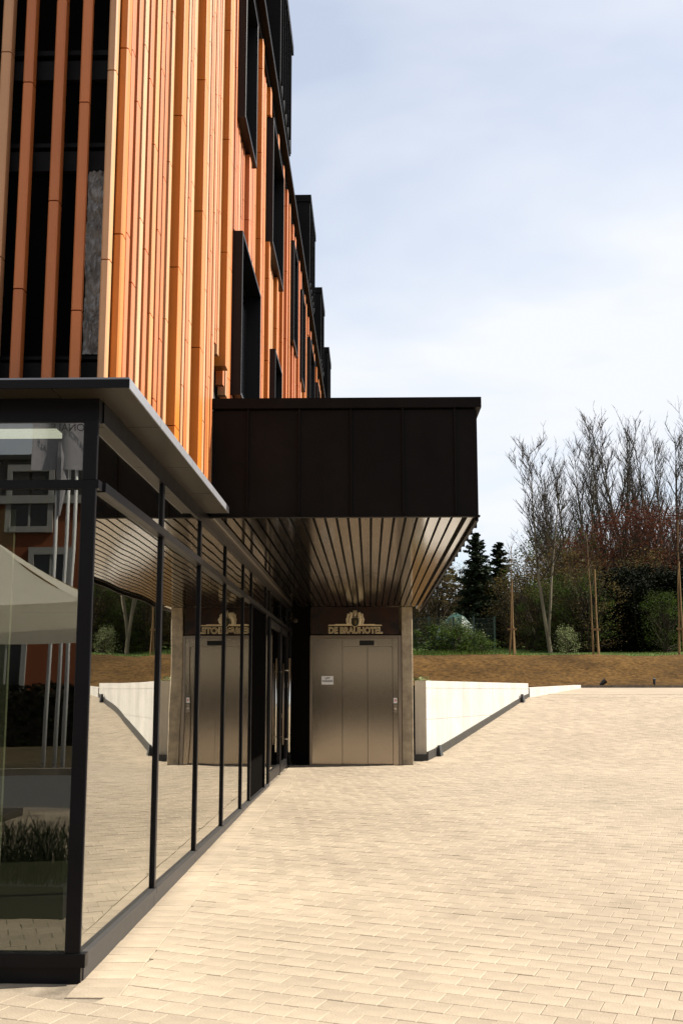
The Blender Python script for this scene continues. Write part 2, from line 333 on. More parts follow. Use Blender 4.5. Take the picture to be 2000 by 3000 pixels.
for r in range(-20, 230):
    vv = r * PH
    for q in range(-42, 150):
        uu = (q + (0.5 if r % 2 else 0.0)) * PW + rr.uniform(-.0012, .0012)
        ox, oy = -4.0, 2.5
        cx, cy = ox + (uu+PW/2)*ca - (vv+PH/2)*sa, oy + (uu+PW/2)*sa + (vv+PH/2)*ca
        if cy < 3.2 or cy > 31.2: continue
        if cx < -0.345*cy - 0.9 or cx > 0.30*cy + 2.2: continue
        if cx < XEDGE - 0.15 and cy > 5.75: continue
        rel = Vector((cx, cy, 0)) - WP0
        if cy > 21.0 and rel.dot(WN) < -0.16: continue
        if cy > 20.5 and cx < 0.9 and cy < 21.6: continue
        poly = [(ox + u*ca - v*sa, oy + u*sa + v*ca) for u, v in ((uu, vv), (uu+PW, vv), (uu+PW, vv+PH), (uu, vv+PH))]
        if cy > 5.5:
            poly = clip_poly(poly, 1, 0, XEDGE)
            if len(poly) < 3: continue
            ar = abs(sum(poly[i][0]*poly[(i+1) % len(poly)][1] - poly[(i+1) % len(poly)][0]*poly[i][1] for i in range(len(poly))))/2
            if ar < 0.002: continue
        vis = -0.335*cy < cx < 0.285*cy and cy > 5.0
        singles.append((cy if vis else 99, poly))
y = 5.5                                             # header course along the glass front
while y < 20.4:
    singles.append((y, [(-1.425, y), (XEDGE, y), (XEDGE, y+0.166), (-1.425, y+0.166)])); y += 0.166
singles.sort(key=lambda s: s[0])
for i, (d, poly) in enumerate(singles):
    if i < 296:
        b = MB(); cx = sum(p[0] for p in poly)/len(poly); cy = sum(p[1] for p in poly)/len(poly)
        add_paver(b, poly, rr); zc = zg(cy, cx)
        b.v = [(p[0]-cx, p[1]-cy, p[2]-zc) for p in b.v]
        b.build('paver', 'paver1', court, loc=(cx, cy, zc))
    else: add_paver(field, poly, rr)
field.build('paver_field', 'paver', court, kind='stuff')
BX('drain_cover', 'plate', None, -2.4, -1.66, 5.53, 5.66, zg(5.6)-0.01, zg(5.6)+0.012, label='dark flat steel drain cover at the foot of the black glass front plinth', category='drain cover')

# ------------------------------------------------------------------ hotel building
hotel = empty('hotel_building', (-1.4, 5.8, 0), label='hotel block clad in orange vertical louvres above a dark glazed ground floor', category='building')
def H(o):            # parent parts to the hotel keeping world coordinates
    o.parent = hotel; o.matrix_parent_inverse = Matrix.Translation((1.4, -5.8, 0)); return o

XF = -1.422
# --- ground floor interior
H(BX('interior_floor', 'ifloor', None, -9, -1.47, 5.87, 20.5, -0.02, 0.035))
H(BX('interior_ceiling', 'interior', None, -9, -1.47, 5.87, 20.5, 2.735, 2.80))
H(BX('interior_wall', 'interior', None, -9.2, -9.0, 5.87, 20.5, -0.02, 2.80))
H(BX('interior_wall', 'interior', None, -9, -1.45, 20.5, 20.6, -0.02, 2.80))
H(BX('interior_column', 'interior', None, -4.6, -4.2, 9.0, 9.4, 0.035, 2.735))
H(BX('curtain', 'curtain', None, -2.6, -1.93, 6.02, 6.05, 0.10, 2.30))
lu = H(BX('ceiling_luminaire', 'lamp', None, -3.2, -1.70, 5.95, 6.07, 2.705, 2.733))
# --- glazed front
gf = H(MB().box(-9.0, XF+0.012, 5.752, 5.84, 2.365, 2.412).box(XF-0.07, XF+0.03, 5.84, 20.55, 2.36, 2.412)
       .box(-9.0, XF, 5.762, 5.84, 2.725, 2.85).box(XF-0.07, XF+0.008, 5.842, 20.55, 2.735, 2.85).build('glazing_frame', 'frame', None, label='dark metal frame of the glass ground floor'))
def G(o): o.parent = gf; return o
G(BX('corner_post', 'frame', None, -1.497, XF+0.002, 5.745, 5.77, 0.05, 2.364, 0.004))
G(BX('corner_post', 'frame', None, -1.497, XF+0.002, 5.748, 5.77, 2.413, 2.73, 0.004))
mull = [7.60, 9.35, 11.03, 12.62, 13.52, 15.40, 16.0, 17.98, 19.45, 20.3]
for my in mull:
    G(BX('mullion', 'frame', None, XF-0.05, XF+0.014, my, my+0.055, 0.03, 2.358, 0.003))
    G(BX('mullion', 'frame', None, XF-0.05, XF+0.012, my, my+0.055, 2.414, 2.733, 0.003))
ys = [5.772] + mull
for a, b in zip(ys, ys[1:]):
    y0 = a + (0.055 if a != 5.772 else 0.0)
    if b - y0 < 0.1: continue
    if a == 13.52:
        G(BX('black_panel', 'blackpanel', None, XF-0.06, XF-0.02, y0, b, 0.03, 2.36)); 
    else:
        G(BX('pane', 'glass', None, XF-0.010, XF-0.004, y0-0.004, b+0.004, 0.05, 2.365))
    G(BX('pane', 'glass', None, XF-0.010, XF-0.004, y0-0.004, b+0.004, 2.405, 2.74))
for x1, x0 in ((-1.50, -3.35), (-3.41, -5.3), (-5.36, -7.2)):
    G(BX('pane', 'glass', None, x0, x1+0.01, 5.775, 5.781, 0.05, 2.37))
    G(BX('pane', 'glass', None, x0, x1+0.01, 5.775, 5.781, 2.405, 2.73))
    G(BX('mullion', 'frame', None, x0-0.06, x0, 5.75, 5.83, 0.05, 2.36, 0.003))
    G(BX('mullion', 'frame', None, x0-0.06, x0, 5.752, 5.83, 2.414, 2.724, 0.003))
for y0, y1 in zip([5.80] + [m+0.03 for m in mull[:6]], [m+0.024 for m in mull[:6]] + [16.03]):
    G(BX('sill', 'plinth', None, XF-0.07, XF+0.028, y0, y1, 0.018, 0.05, 0.003))
    G(MB().prism([(XF-0.07, y0), (XF+0.010, y0), (XF+0.010, y1), (XF-0.07, y1)], -0.2, 0.0175).build('plinth', 'plinth'))
G(BX('sill', 'frame', None, -9, XF+0.030, 5.735, 5.797, -0.012, 0.052, 0.003))
G(BX('plinth', 'frame', None, -9, XF+0.006, 5.752, 5.797, -0.25, -0.0125))
# glass doors
for y0, y1 in ((16.06, 17.95), (18.06, 19.43)):
    d = G(MB().box(XF-0.03, XF+0.020, y0, y0+0.07, 0.06, 2.34).box(XF-0.03, XF+0.020, y1-0.07, y1, 0.06, 2.34).box(XF-0.03, XF+0.018, y0+0.07, y1-0.07, 0.06, 0.20).box(XF-0.03, XF+0.018, y0+0.07, y1-0.07, 2.24, 2.34).build('door_leaf', 'frame'))
dh = MB().tube([(XF+0.10, 18.72, 0.34), (XF+0.10, 18.72, 1.86)], 0.02, 8)
for z in (0.55, 1.66): dh.tube([(XF+0.02, 18.72, z), (XF+0.10, 18.72, z)], 0.011, 6)
G(dh.build('door_handle', 'chrome', None, smooth=True))
dh = MB().tube([(XF+0.07, 17.80, 0.5), (XF+0.07, 17.80, 1.75)], 0.012, 8)
for z in (0.62, 1.62): dh.tube([(XF+0.018, 17.80, z), (XF+0.07, 17.80, z)], 0.008, 6)
G(dh.build('door_handle', 'steel2', None, smooth=True))
G(BX('lock', 'steel2', None, XF+0.018, XF+0.03, 19.38, 19.42, 1.38, 1.46)); G(BX('lock', 'steel2', None, XF+0.018, XF+0.03, 18.10, 18.13, 0.90, 0.97))

# --- low awning over the glass
aw = H(MB().box(-9, XF+0.02, 5.70, 9.68, 2.872, 2.893).build('awning', 'rail', None, label='flat grey metal awning with thin edge over the glass'))
def awn(x0, x1, y0, y1, edge):
    p = BX('awning_panel', 'awning', aw, x0, x1, y0, y1, 2.850, 2.8715)
    return p
yy = [5.55, 6.42, 7.62, 8.66, 9.66]
for a, b in zip(yy, yy[1:]):
    awn(-1.62, -1.226, a + 0.004, b - 0.004, 0)
    BX('awning_edge', 'awn_edge', aw, -1.2255, -1.218, a + (0.0 if a == 5.55 else 0.003), b - 0.003, 2.848, 2.902)
xx = [-1.626, -2.25, -3.4, -4.6, -6, -8]
for a, b in zip(xx, xx[1:]): awn(b + 0.008, a, 5.554, 5.75, 0)
xe = [-1.2185, -1.895, -3.1, -4.4, -6, -8]
for a, b in zip(xe, xe[1:]): BX('awning_edge', 'frame', aw, b + 0.005, a, 5.542, 5.5535, 2.848, 2.893)
BX('awning_cap', 'awn_edge', aw, -9, -1.219, 5.543, 5.64, 2.8935, 2.903); BX('awning_cap', 'awn_edge', aw, -1.42, -1.2195, 5.6405, 9.66, 2.8935, 2.903)
H(BX('fascia_band', 'frame', None, -9, XF-0.001, 5.758, 5.80, 2.8505, 2.871))

# --- upper block: backing wall, louvres, windows, roof
uw = H(BX('upper_wall', 'backing', None, -12, -1.505, 6.14, 40, 2.905, 9.74))
Z0, Z1 = 2.905, 9.62
UP = [(11.18, 12.38), (14.58, 16.5), (18.9, 20.0), (21.36, 22.4), (24.4, 26.4), (28.2, 29.4), (31.2, 33.2), (35, 36.2)]
LO = [(11.10, 13.07), (15.2, 16.43), (18.4, 20.3), (22.9, 24.1), (26.6, 28.5), (31, 32.2)]
WIN = [(a, b, 7.37, 9.20) for a, b in UP] + [(a, b, 4.30, 6.06) for a, b in LO]
segs = []
def bar_segments(x0, x1, y0, y1, kind, zlo, axis, seglen=1.15):
    z = zlo - R.uniform(0, seglen * 0.9); cuts = []
    spans = [(zlo, Z1)]
    if axis == 'y':
        for (a, b, wz0, wz1) in WIN:
            if y1 > a - 0.01 and y0 < b + 0.01:
                ns = []
                for s0, s1 in spans:
                    if wz1 + 0.01 <= s0 or wz0 - 0.01 >= s1: ns.append((s0, s1)); continue
                    if s0 < wz0 - 0.02: ns.append((s0, wz0 - 0.01))
                    if s1 > wz1 + 0.02: ns.append((wz1 + 0.01, s1))
                spans = ns
    js = []
    z += seglen
    while z < Z1: js.append(z); z += seglen
    for s0, s1 in spans:
        pts = [s0] + [j for j in js if s0 + 0.05 < j < s1 - 0.05] + [s1]
        for a, b in zip(pts, pts[1:]):
            segs.append((y0, x0, x1, y0, y1, a + (0.004 if a in js else 0), b - (0.004 if b in js else 0), kind))
# corner bars
bar_segments(-1.502, -1.453, 6.00, 6.065, 'yellow', Z0, 'x')
bar_segments(-1.4525, -1.400, 6.068, 6.160, 'amber', Z0, 'x')
# front bars
for i, (a, b, k) in enumerate([(-1.660, -1.603, 'terra'), (-1.814, -1.757, 'terra'), (-1.992, -1.936, 'terra'), (-2.128, -2.070, 'yellow'), (-2.30, -2.243, 'terra'), (-2.47, -2.41, 'apricot'), (-2.63, -2.57, 'terra'), (-2.80, -2.74, 'yellow')]):
    bar_segments(a, b, 6.00, 6.08 if i != 0 else 6.05, k, Z0, 'x', 1.25)
# side bars read off the photograph, then continued with the same rhythm
near = [(6.170, 'terra', 0), (6.325, 'terra', 0), (6.501, 'yellow', 0), (6.668, 'terra', 0), (6.854, 'apricot', 0), (7.045, 'terra', 0), (7.234, 'terra', 0), (7.404, 'yellow', 0),
        (7.568, 'amber', 1), (7.83, 'apricot', 0), (7.965, 'yellow', 0), (8.108, 'yellow', 0), (8.243, 'terra', 0), (8.415, 'yellow', 0), (8.628, 'amber', 1), (8.89, 'apricot', 0), (9.03, 'terra', 0),
        (9.182, 'yellow', 0), (9.316, 'terra', 0), (9.476, 'apricot', 0), (9.619, 'terra', 0), (9.746, 'yellow', 0), (9.88, 'terra', 0), (10.03, 'yellow', 0), (10.19, 'amber', 1), (10.45, 'terra', 0), (10.60, 'yellow', 0), (10.76, 'apricot', 0), (10.92, 'terra', 0)]
y = 11.08; cnt = 0; nxt = 7
while y < 39.8:
    cnt += 1
    if cnt >= nxt: near.append((y, 'amber' if R.random() < .6 else 'terra', 1)); y += 0.25; cnt = 0; nxt = R.randint(3, 8)
    else: near.append((y, R.choice(['terra', 'terra', 'apricot', 'yellow']), 0)); y += 0.155
for i, (y0, k, deep) in enumerate(near):
    y1 = (near[i+1][0] if i+1 < len(near) else 39.95); y1 -= 0.45 * (y1 - y0)
    xo = -1.338 if deep else -1.392 + R.uniform(-.006, .006)
    if deep: y1 = y0 + 0.17
    zlo = Z0 if y0 < 9.75 else (max(3.97, 4.52 - (y0 - 9.75) * 0.42) if y0 < 11.1 else 3.93)
    bar_segments(-1.47, xo, y0, y1, k, zlo, 'y', 1.15)
segs.sort(key=lambda s: s[0])
far = {}
for i, (d, x0, x1, y0, y1, a, b, k) in enumerate(segs):
    if i < 290:
        bm = MB().box(x0, x1, y0, y1, a, b, 0.004 if y0 > 6.1 else 0.009); bm.build('louvre', k, uw)
    else: far.setdefault(k, MB()).box(x0, x1, y0, y1, a, b, 0.004)
for k, b in far.items(): b.build('louvre_field', k, uw, kind='stuff')
# rails behind the front louvres, crumpled film
for z0, z1, yb in ((3.02, 3.15, 6.100), (3.17, 3.19, 6.105), (4.30, 4.42, 6.100), (4.45, 4.475, 6.105), (4.87, 4.99, 6.100), (5.03, 5.06, 6.105), (6.1, 6.22, 6.1), (7.2, 7.32, 6.1)):
    BX('rail', 'rail', uw, -9, -1.52, yb, 6.139, z0, z1)
b = MB(); nx, nz = 14, 70
for j in range(nz + 1):
    for i in range(nx + 1):
        x = -1.64 + 0.13 * i / nx; z = 3.20 + 1.10 * j / nz
        edge = 0.5 + 0.5 * noise.noise(Vector((z * 3, 5, 1)))
        y = 6.118 - 0.035 * abs(noise.noise(Vector((x * 22, z * 9, 0)))) - 0.02 * abs(noise.noise(Vector((x * 45, z * 22, 3))))
        b.v.append((x + 0.05 * edge * (1 - i / nx), y, z))
b.f = [(j*(nx+1)+i, j*(nx+1)+i+1, (j+1)*(nx+1)+i+1, (j+1)*(nx+1)+i) for j in range(nz) for i in range(nx)]
b.build('plastic_film', 'film', uw, smooth=False, label='crumpled grey plastic film behind the front louvres')
# windows
for (a, bb, z0, z1) in WIN:
    wd = MB()
    wd.box(-1.60, -1.298, a, a + 0.035, z0, z1, 0.004).box(-1.60, -1.298, bb - 0.035, bb, z0, z1, 0.004)
    wd.box(-1.60, -1.2985, a + 0.035, bb - 0.035, z0, z0 + 0.035).box(-1.60, -1.2985, a + 0.035, bb - 0.035, z1 - 0.035, z1)
    wo = H(wd.build('window', 'winframe'))
    BX('frame', 'frame', wo, -1.503, -1.47, a + 0.036, a + 0.095, z0 + 0.036, z1 - 0.036); BX('frame', 'frame', wo, -1.503, -1.47, bb - 0.095, bb - 0.036, z0 + 0.036, z1 - 0.036)
    BX('frame', 'frame', wo, -1.503, -1.471, a + 0.0955, bb - 0.0955, z0 + 0.036, z0 + 0.10); BX('frame', 'frame', wo, -1.503, -1.471, a + 0.0955, bb - 0.0955, z1 - 0.10, z1 - 0.036)
    BX('pane', 'darkpane', wo, -1.5025, -1.485, a + 0.0955, bb - 0.0955, z0 + 0.1005, z1 - 0.1005)
# roof: eave, steep seamed slope, box dormers
H(MB().box(-1.9, -1.285, 5.9, 40.2, 9.745, 9.80).box(-1.9, -1.36, 5.95, 40.15, 9.63, 9.744).build('eave', 'zinc', None))
H(BX('gutter_edge', 'rail', None, -1.2845, -1.262, 5.88, 40.22, 9.735, 9.815))
rf = H(MB().prism_axis([(-1.50, 9.802), (-2.1, 12.6), (-6, 13.0), (-12, 13.0), (-12, 9.802)], 6.2, 40, 'y').build('roof', 'zinc', None))
sm = MB()
y = 6.4
while y < 40:
    sm.prism_axis([(-1.499, 9.81), (-1.465, 9.81), (-2.066, 12.6), (-2.10, 12.6)], y, y + 0.02, 'y'); y += 0.43
sm.build('roof_seam', 'zinc', rf, kind='stuff')
for (a, bb) in ((15.9, 18.35), (24.4, 26.7), (30.4, 32.4), (36, 38)):
    d = H(MB().box(-4, -1.33, a, bb, 10.55, 12.42).box(-4, -1.30, a - 0.03, bb + 0.03, 12.42, 12.58).build('dormer', 'zinc', None))
    y = a + 0.2
    while y < bb - 0.1:
        BX('seam', 'zinc', d, -1.3295, -1.300, y, y + 0.02, 10.55, 12.419); y += 0.43
    BX('soffit', 'zinc', d, -3.9, -1.34, a + 0.01, bb - 0.01, 10.50, 10.549)

# --- dark box canopy
YB, YE = 9.79, 20.58
cp = H(MB().box(-1.46, 0.93, YB + 0.03, YE + 0.9, 2.93, 3.80).build('canopy', 'void', None, label='black standing seam box canopy over the lift entrance'))
# front cladding panels and seams
sx = [-1.395, -1.075, -0.618, -0.159, 0.300, 0.760, 0.962]
for a, b in zip(sx, sx[1:]):
    BX('cladding_panel', 'zinc', cp, a + 0.004, b - 0.004, YB, YB + 0.029, 2.848, 3.80)
for a in sx[1:-1]: BX('seam', 'zinc', cp, a - 0.007, a + 0.007, YB - 0.026, YB + 0.001, 2.852, 3.808)
BX('drip_edge', 'zinc', cp, -1.395, 0.972, YB - 0.006, YB + 0.05, 2.832, 2.847)
BX('coping', 'zinc', cp, -1.395, 0.998, YB - 0.035, YB + 0.25, 3.812, 3.905, 0.004); BX('coping', 'zinc', cp, 0.75, 0.998, YB + 0.2505, YE + 0.9, 3.812, 3.905)
BX('roof_sheet', 'zinc', cp, -1.46, 0.749, YB + 0.2505, YE + 0.9, 3.801, 3.86)
y = YB + 0.03
while y < YE + 0.6:
    BX('cladding_panel', 'zinc', cp, 0.931, 0.960, y + 0.004, y + 0.447, 2.80, 3.80)
    BX('seam', 'zinc', cp, 0.9605, 0.988, y + 0.444, y + 0.458, 2.80, 3.808); y += 0.451
# soffit slats
xs0 = 0.822; i = 0
x = xs0
while x > -1.36:
    BX('soffit_slat', 'slat', cp, x - 0.079, x, YB + 0.055, YE - 0.01, 2.843, 2.866, 0.006); x -= 0.1022; i += 1
BX('soffit_slat', 'slat', cp, 0.866, 0.930, YB + 0.055, YE + 0.5, 2.835, 2.868, 0.006)
BX('soffit_void', 'void', cp, -1.40, 0.93, YB + 0.03, YE + 0.5, 2.90, 2.929)
BX('soffit_trim', 'steel2', cp, -1.418, -1.385, 9.86, 20.3, 2.832, 2.846)
# grey flashing where louvres step down to the canopy roof
H(MB().prism_axis([(9.80, 3.86), (11.1, 3.86), (11.1, 4.02), (10.6, 4.05), (9.80, 4.42)], -1.500, -1.476, 'x').build('flashing', 'plinth', None))

# ------------------------------------------------------------------ lift entrance
YL = 20.60
def EX(px): return -1.086 + (px - 906) * 0.0061029
def EZ(py): return (2244 - py) * 0.006073
H(BX('wall_panel', 'blackpanel', None, XF + 0.02, EX(905.5), YL - 0.02, YL + 0.5, -0.05, 2.842, label='matt black wall panel beside the lift'))
H(BX('shaft_wall', 'conc', None, EX(906), 0.572, YL + 0.17, YL + 0.9, -0.1, 2.842))
H(BX('side_wall', 'conc', None, -1.5, 0.55, YL + 0.95, YL + 3.5, -0.1, 3.7))
col = MB().box(EX(1178.5), EX(1211), YL - 0.03, YL + 0.35, -0.1, 2.834, 0.008).build('concrete_column', 'conc', None, label='raw concrete column to the right of the steel lift door', category='column')
lift = empty('lift_entrance', (EX(1040), YL, 0), label='brushed stainless steel lift entrance with a three panel front under the hotel sign', category='lift')
def LP(name, m, px0, px1, py0, py1, yf, yb, c=0.002, **kw):
    o = BX(name, m, None, EX(px0), EX(px1), yf, yb, EZ(py1), EZ(py0), c, **kw); o.parent = lift; o.matrix_parent_inverse = Matrix.Translation((-EX(1040), -YL, 0)); return o
LP('frame', 'steel2', 906.5, 913, 1862, 2245, YL - 0.015, YL + 0.16); LP('frame', 'steel2', 1168, 1177.5, 1862, 2245, YL - 0.02, YL + 0.16)
LP('frame', 'steel2', 913.3, 1167.7, 1862, 1870.5, YL - 0.015, YL + 0.16)
LP('fixed_panel', 'steel', 913.3, 1002.4, 1871, 2244, YL + 0.02, YL + 0.05)
LP('header_panel', 'steel', 1003, 1151.5, 1871, 1894.5, YL + 0.02, YL + 0.05)
LP('jamb', 'steel', 1151.8, 1167.7, 1871, 2244, YL + 0.01, YL + 0.15)
LP('door_leaf', 'steel', 1003, 1077, 1895, 2243, YL + 0.055, YL + 0.09); LP('door_leaf', 'steel', 1077.6, 1151.4, 1895, 2243, YL + 0.085, YL + 0.12)
LP('threshold', 'rail', 908, 1176, 2243.2, 2248, YL - 0.01, YL + 0.15, 0)
dsp = LP('floor_display', 'void', 1053.5, 1097, 1876.5, 1891, YL + 0.012, YL + 0.0195, 0)
cpn = LP('call_plate', 'steel2', 1154.5, 1163.5, 2066, 2088, YL + 0.005, YL + 0.0098, 0)
b = MB().tube([(EX(1159), YL + 0.0048, EZ(2078)), (EX(1159), YL - 0.004, EZ(2078))], 0.021, 12).build('call_button', 'chrome'); b.parent = lift; b.matrix_parent_inverse = Matrix.Translation((-EX(1040), -YL, 0))
st = LP('warning_sticker', 'paper', 1153.6, 1164.2, 2046.5, 2062, YL + 0.006, YL + 0.0098, 0)
ring = MB(); cxx, czz = EX(1158.9), EZ(2053.5)
for k in range(16):
    a0, a1 = 2*pi*k/16, 2*pi*(k+1)/16
    ring.face([(cxx+.022*cos(a0), YL+.0055, czz+.022*sin(a0)), (cxx+.022*cos(a1), YL+.0055, czz+.022*sin(a1)), (cxx+.015*cos(a1), YL+.0055, czz+.015*sin(a1)), (cxx+.015*cos(a0), YL+.0055, czz+.015*sin(a0))])
ring.face([(cxx-.017, YL+.0053, czz+.011), (cxx-.011, YL+.0053, czz+.017), (cxx+.017, YL+.0053, czz-.011), (cxx+.011, YL+.0053, czz-.017)])
o = ring.build('sticker_symbol', 'red'); o.parent = st
# paper notice
pn = BX('paper_notice', 'paper', None, EX(941), EX(976), YL + 0.016, YL + 0.0195, EZ(2007), EZ(1982), label='white paper notice reading LIFT PARKING taped to the steel lift panel', category='notice')
for txt, pz in (('LIFT', 1991.5), ('PARKING', 1999.5)):
    me = text_mesh(txt, 0.05 if txt == 'LIFT' else 0.046, 0.0004, 0.0012); me.materials.append(M['ink'])
    link('lettering', me, pn, ((EX(958.5)), YL + 0.0148, EZ(pz)), (pi/2, 0, 0))
# hotel sign
sg = BX('hotel_sign', 'rust', None, EX(911.5), EX(1170.5), YL - 0.022, YL + 0.16, EZ(1858.3), 2.838, label='dark bronze sign panel with gold crest and the lettering DE BRAUHOTEL', category='sign')
x0, x1 = EX(961), EX(1120); zb = EZ(1855)
full = text_mesh('DE BRAUHOTEL', 1.0, 0, 0, 'LEFT'); wd = max(v.co.x for v in full.vertices) - min(v.co.x for v in full.vertices)
size = (x1 - x0) / wd; capz = max(v.co.y for v in full.vertices) * size
sy = (EZ(1837.5) - zb) / capz
def adv(s):
    if not s: return 0.0
    me = text_mesh(s + '|', 1.0, 0, 0, 'LEFT'); m1 = text_mesh('|', 1.0, 0, 0, 'LEFT')
    r = max(v.co.x for v in me.vertices) - max(v.co.x for v in m1.vertices)
    bpy.data.meshes.remove(me); bpy.data.meshes.remove(m1); return r
word = 'DE BRAUHOTEL'
for i, ch in enumerate(word):
    if ch == ' ': continue
    ox = x0 + adv(word[:i]) * size
    me = text_mesh(ch, size, 0.006, 0.0065, 'LEFT'); me.materials.append(M['gold'])
    lo = link('letter', me, sg, (ox, YL - 0.03, zb), (pi/2, 0, 0)); lo.scale = (1, sy, 1)
    m2 = text_mesh(ch, size, 0.004, -0.0035, 'LEFT'); m2.materials.append(M['letter'])
    l2 = link('letter_face', m2, lo, (0, 0, 0.0085))
MB().prism_axis([(EX(960), EZ(1833)), (EX(1121), EZ(1833)), (EX(1119), EZ(1830)), (EX(1100), EZ(1829.5)), (EX(1098), EZ(1828)), (EX(983), EZ(1828)), (EX(980), EZ(1829.5)), (EX(962), EZ(1830))], YL - 0.045, YL - 0.0221, 'y').build('sign_bar', 'gold', sg)
# crest: a shield held by two upright beasts, crown above, all in relief
cx, yc = EX(1040.5), YL - 0.03
def cz(py): return EZ(py)
s = MB()
for sd_ in (-1, 1):
    def P(px, py): return (cx + sd_ * px * 0.0061, yc, cz(py))
    s.tube([P(11, 1832), P(14, 1824), P(15, 1814), P(12, 1804), P(9, 1798)], [0.020, 0.032, 0.040, 0.032, 0.022], 8)      # body
    s.ball(P(12, 1797.5), 0.036, 8, 6, (1, .8, 1)); s.ball(P(9, 1799.5), 0.020, 6, 5)                                       # head, muzzle
    s.tube([P(14, 1811), P(10, 1810), P(8, 1807)], [0.018, 0.014, 0.012], 6); s.tube([P(15, 1818), P(11, 1822), P(10, 1828)], [0.024, 0.017, 0.012], 6)   # legs
    s.tube([P(19, 1830), P(23, 1824), P(24.5, 1814), P(22, 1806), P(23.5, 1799)], [0.016, 0.020, 0.024, 0.020, 0.010], 6)  # tail / mantling
    s.tube([P(18, 1806), P(20.5, 1800), P(22.5, 1796)], [0.016, 0.020, 0.008], 6)
    s.tube([P(13, 1795), P(16, 1791.5)], [0.018, 0.008], 6); s.tube([P(20, 1832), P(21, 1824)], [0.014, 0.016], 6)
    s.tube([P(3.2, 1797), P(4.2, 1787)], [0.013, 0.010], 6)
s.tube([(cx, yc, cz(1806)), (cx, yc, cz(1795))], [0.022, 0.024], 8); s.tube([(cx, yc, cz(1797)), (cx, yc, cz(1786.5))], [0.014, 0.010], 6)
s.build('crest_supporters', 'crest', sg, smooth=True)
shp = [(-10.5, 1811), (-7, 1809.5), (7, 1809.5), (10.5, 1811), (11, 1826), (8, 1832), (0, 1836), (-8, 1832), (-11, 1826)]
ctr = (cx, cz(1822))
ol = [(cx + a * 0.0061 * 1.12, (cz(z) - ctr[1]) * 1.10 + ctr[1]) for a, z in shp][::-1]
MB().prism_axis(ol, YL - 0.055, YL - 0.03, 'y').build('shield_rim', 'gold', sg)
sh = MB().prism_axis([(cx + a * 0.0061, cz(z)) for a, z in shp][::-1], YL - 0.063, YL - 0.04, 'y').build('shield', 'shield', sg)
MB().tube([(cx, YL - 0.066, cz(1816)), (cx, YL - 0.066, cz(1829))], [0.018, 0.022], 6).ball((cx, YL - 0.066, cz(1821)), 0.03, 8, 5, (1, .3, 1)).build('emblem', 'shieldgold', sh)
# security camera
sc_ = empty('security_camera', (-1.38, 20.0, 2.6), label='small pale security camera in the corner above the glass doors', category='camera')
a = MB().tube([(-1.40, 19.9, 2.60), (-1.34, 19.9, 2.60)], 0.03, 10).build('bracket', 'awning', None); a.parent = sc_; a.matrix_parent_inverse = Matrix.Translation((1.38, -20.0, -2.6))
a = MB().tube([(-1.36, 19.93, 2.58), (-1.31, 19.85, 2.55), (-1.29, 19.80, 2.54)], [0.04, 0.045, 0.036], 12).build('housing', 'awning', None, smooth=True); a.parent = sc_; a.matrix_parent_inverse = Matrix.Translation((1.38, -20.0, -2.6))

# ------------------------------------------------------------------ white retaining wall, low wall, kerb
rw = empty('retaining_wall', tuple(WP0), label='tall white concrete retaining wall along the ramp with dark skirting', category='wall')
INV = Matrix.Translation(-WP0)
def WPART(o): o.parent = rw; o.matrix_parent_inverse = INV; return o
def wp(sx_, t): p = WP0 + WU * sx_ + WN * t; return (p.x, p.y)
def wzg(p): return zg(p[1], p[0]) - 0.3
WPART(MB().prism([wp(0, -0.22), wp(0, -0.008), wp(WLEN, -0.008), wp(WLEN, -0.22)], lambda p: zg(p[1]) - 0.3, 1.514).build('wall_body', 'white'))
cuts = [0.0, 0.42, 1.25, 2.35, 3.45, 4.65, 5.85, 7.15, WLEN]
for a, b in zip(cuts, cuts[1:]):
    for z0, z1 in ((-9, 0.80), (0.806, 1.375), (1.381, 1.514)):
        pl = [wp(a + 0.003, -0.0075), wp(a + 0.003, 0.0), wp(b - 0.003, 0.0), wp(b - 0.003, -0.0075)][::-1]
        pl = [wp(a + 0.003, -0.0075), wp(b - 0.003, -0.0075), wp(b - 0.003, 0.0), wp(a + 0.003, 0.0)][::-1]
        g1 = zg(pl[0][1]); g2 = zg(wp(b, 0)[1])
        if z1 < min(zg(wp(a, 0)[1]), zg(wp(b, 0)[1])): continue
        WPART(MB().prism(pl, (lambda p: min(zg(p[1]) - 0.1, 0.79)) if z0 == -9 else z0, z1).build('wall_panel', 'white'))
n = 16
for i in range(n):
    a, b = WLEN * i / n, WLEN * (i + 1) / n
    WPART(MB().prism([wp(a, 0.001), wp(a, 0.03), wp(b, 0.03), wp(b, 0.001)], lambda p: zg(p[1]) - 0.05, lambda p: zg(p[1]) + 0.155 - 0.055 * (p[1] - 21.2) / 7.4).build('skirting', 'skirt'))
WPART(MB().prism([(0.80, 21.17), (1.055, 21.155), (1.055, 21.20), (0.80, 21.205)], -0.1, 0.175).build('skirting', 'rubber'))
for s_ in (0.50, 7.05):
    bp_ = [wp(s_, 0.031), wp(s_, 0.115), wp(s_ + 0.16, 0.115), wp(s_ + 0.16, 0.031)]
    m_ = MB(); n_ = 0
    tp = [wp(s_ + 0.03, 0.031), wp(s_ + 0.03, 0.075), wp(s_ + 0.13, 0.075), wp(s_ + 0.13, 0.031)]
    m_.v = [(p[0], p[1], zg(p[1]) - 0.02) for p in bp_] + [(p[0], p[1], zg(p[1]) + 0.19) for p in tp]
    m_.f = [(3, 2, 1, 0), (4, 5, 6, 7), (0, 1, 5, 4), (1, 2, 6, 5), (2, 3, 7, 6), (3, 0, 4, 7)]
    WPART(m_.build('skirting_joint', 'rubber'))
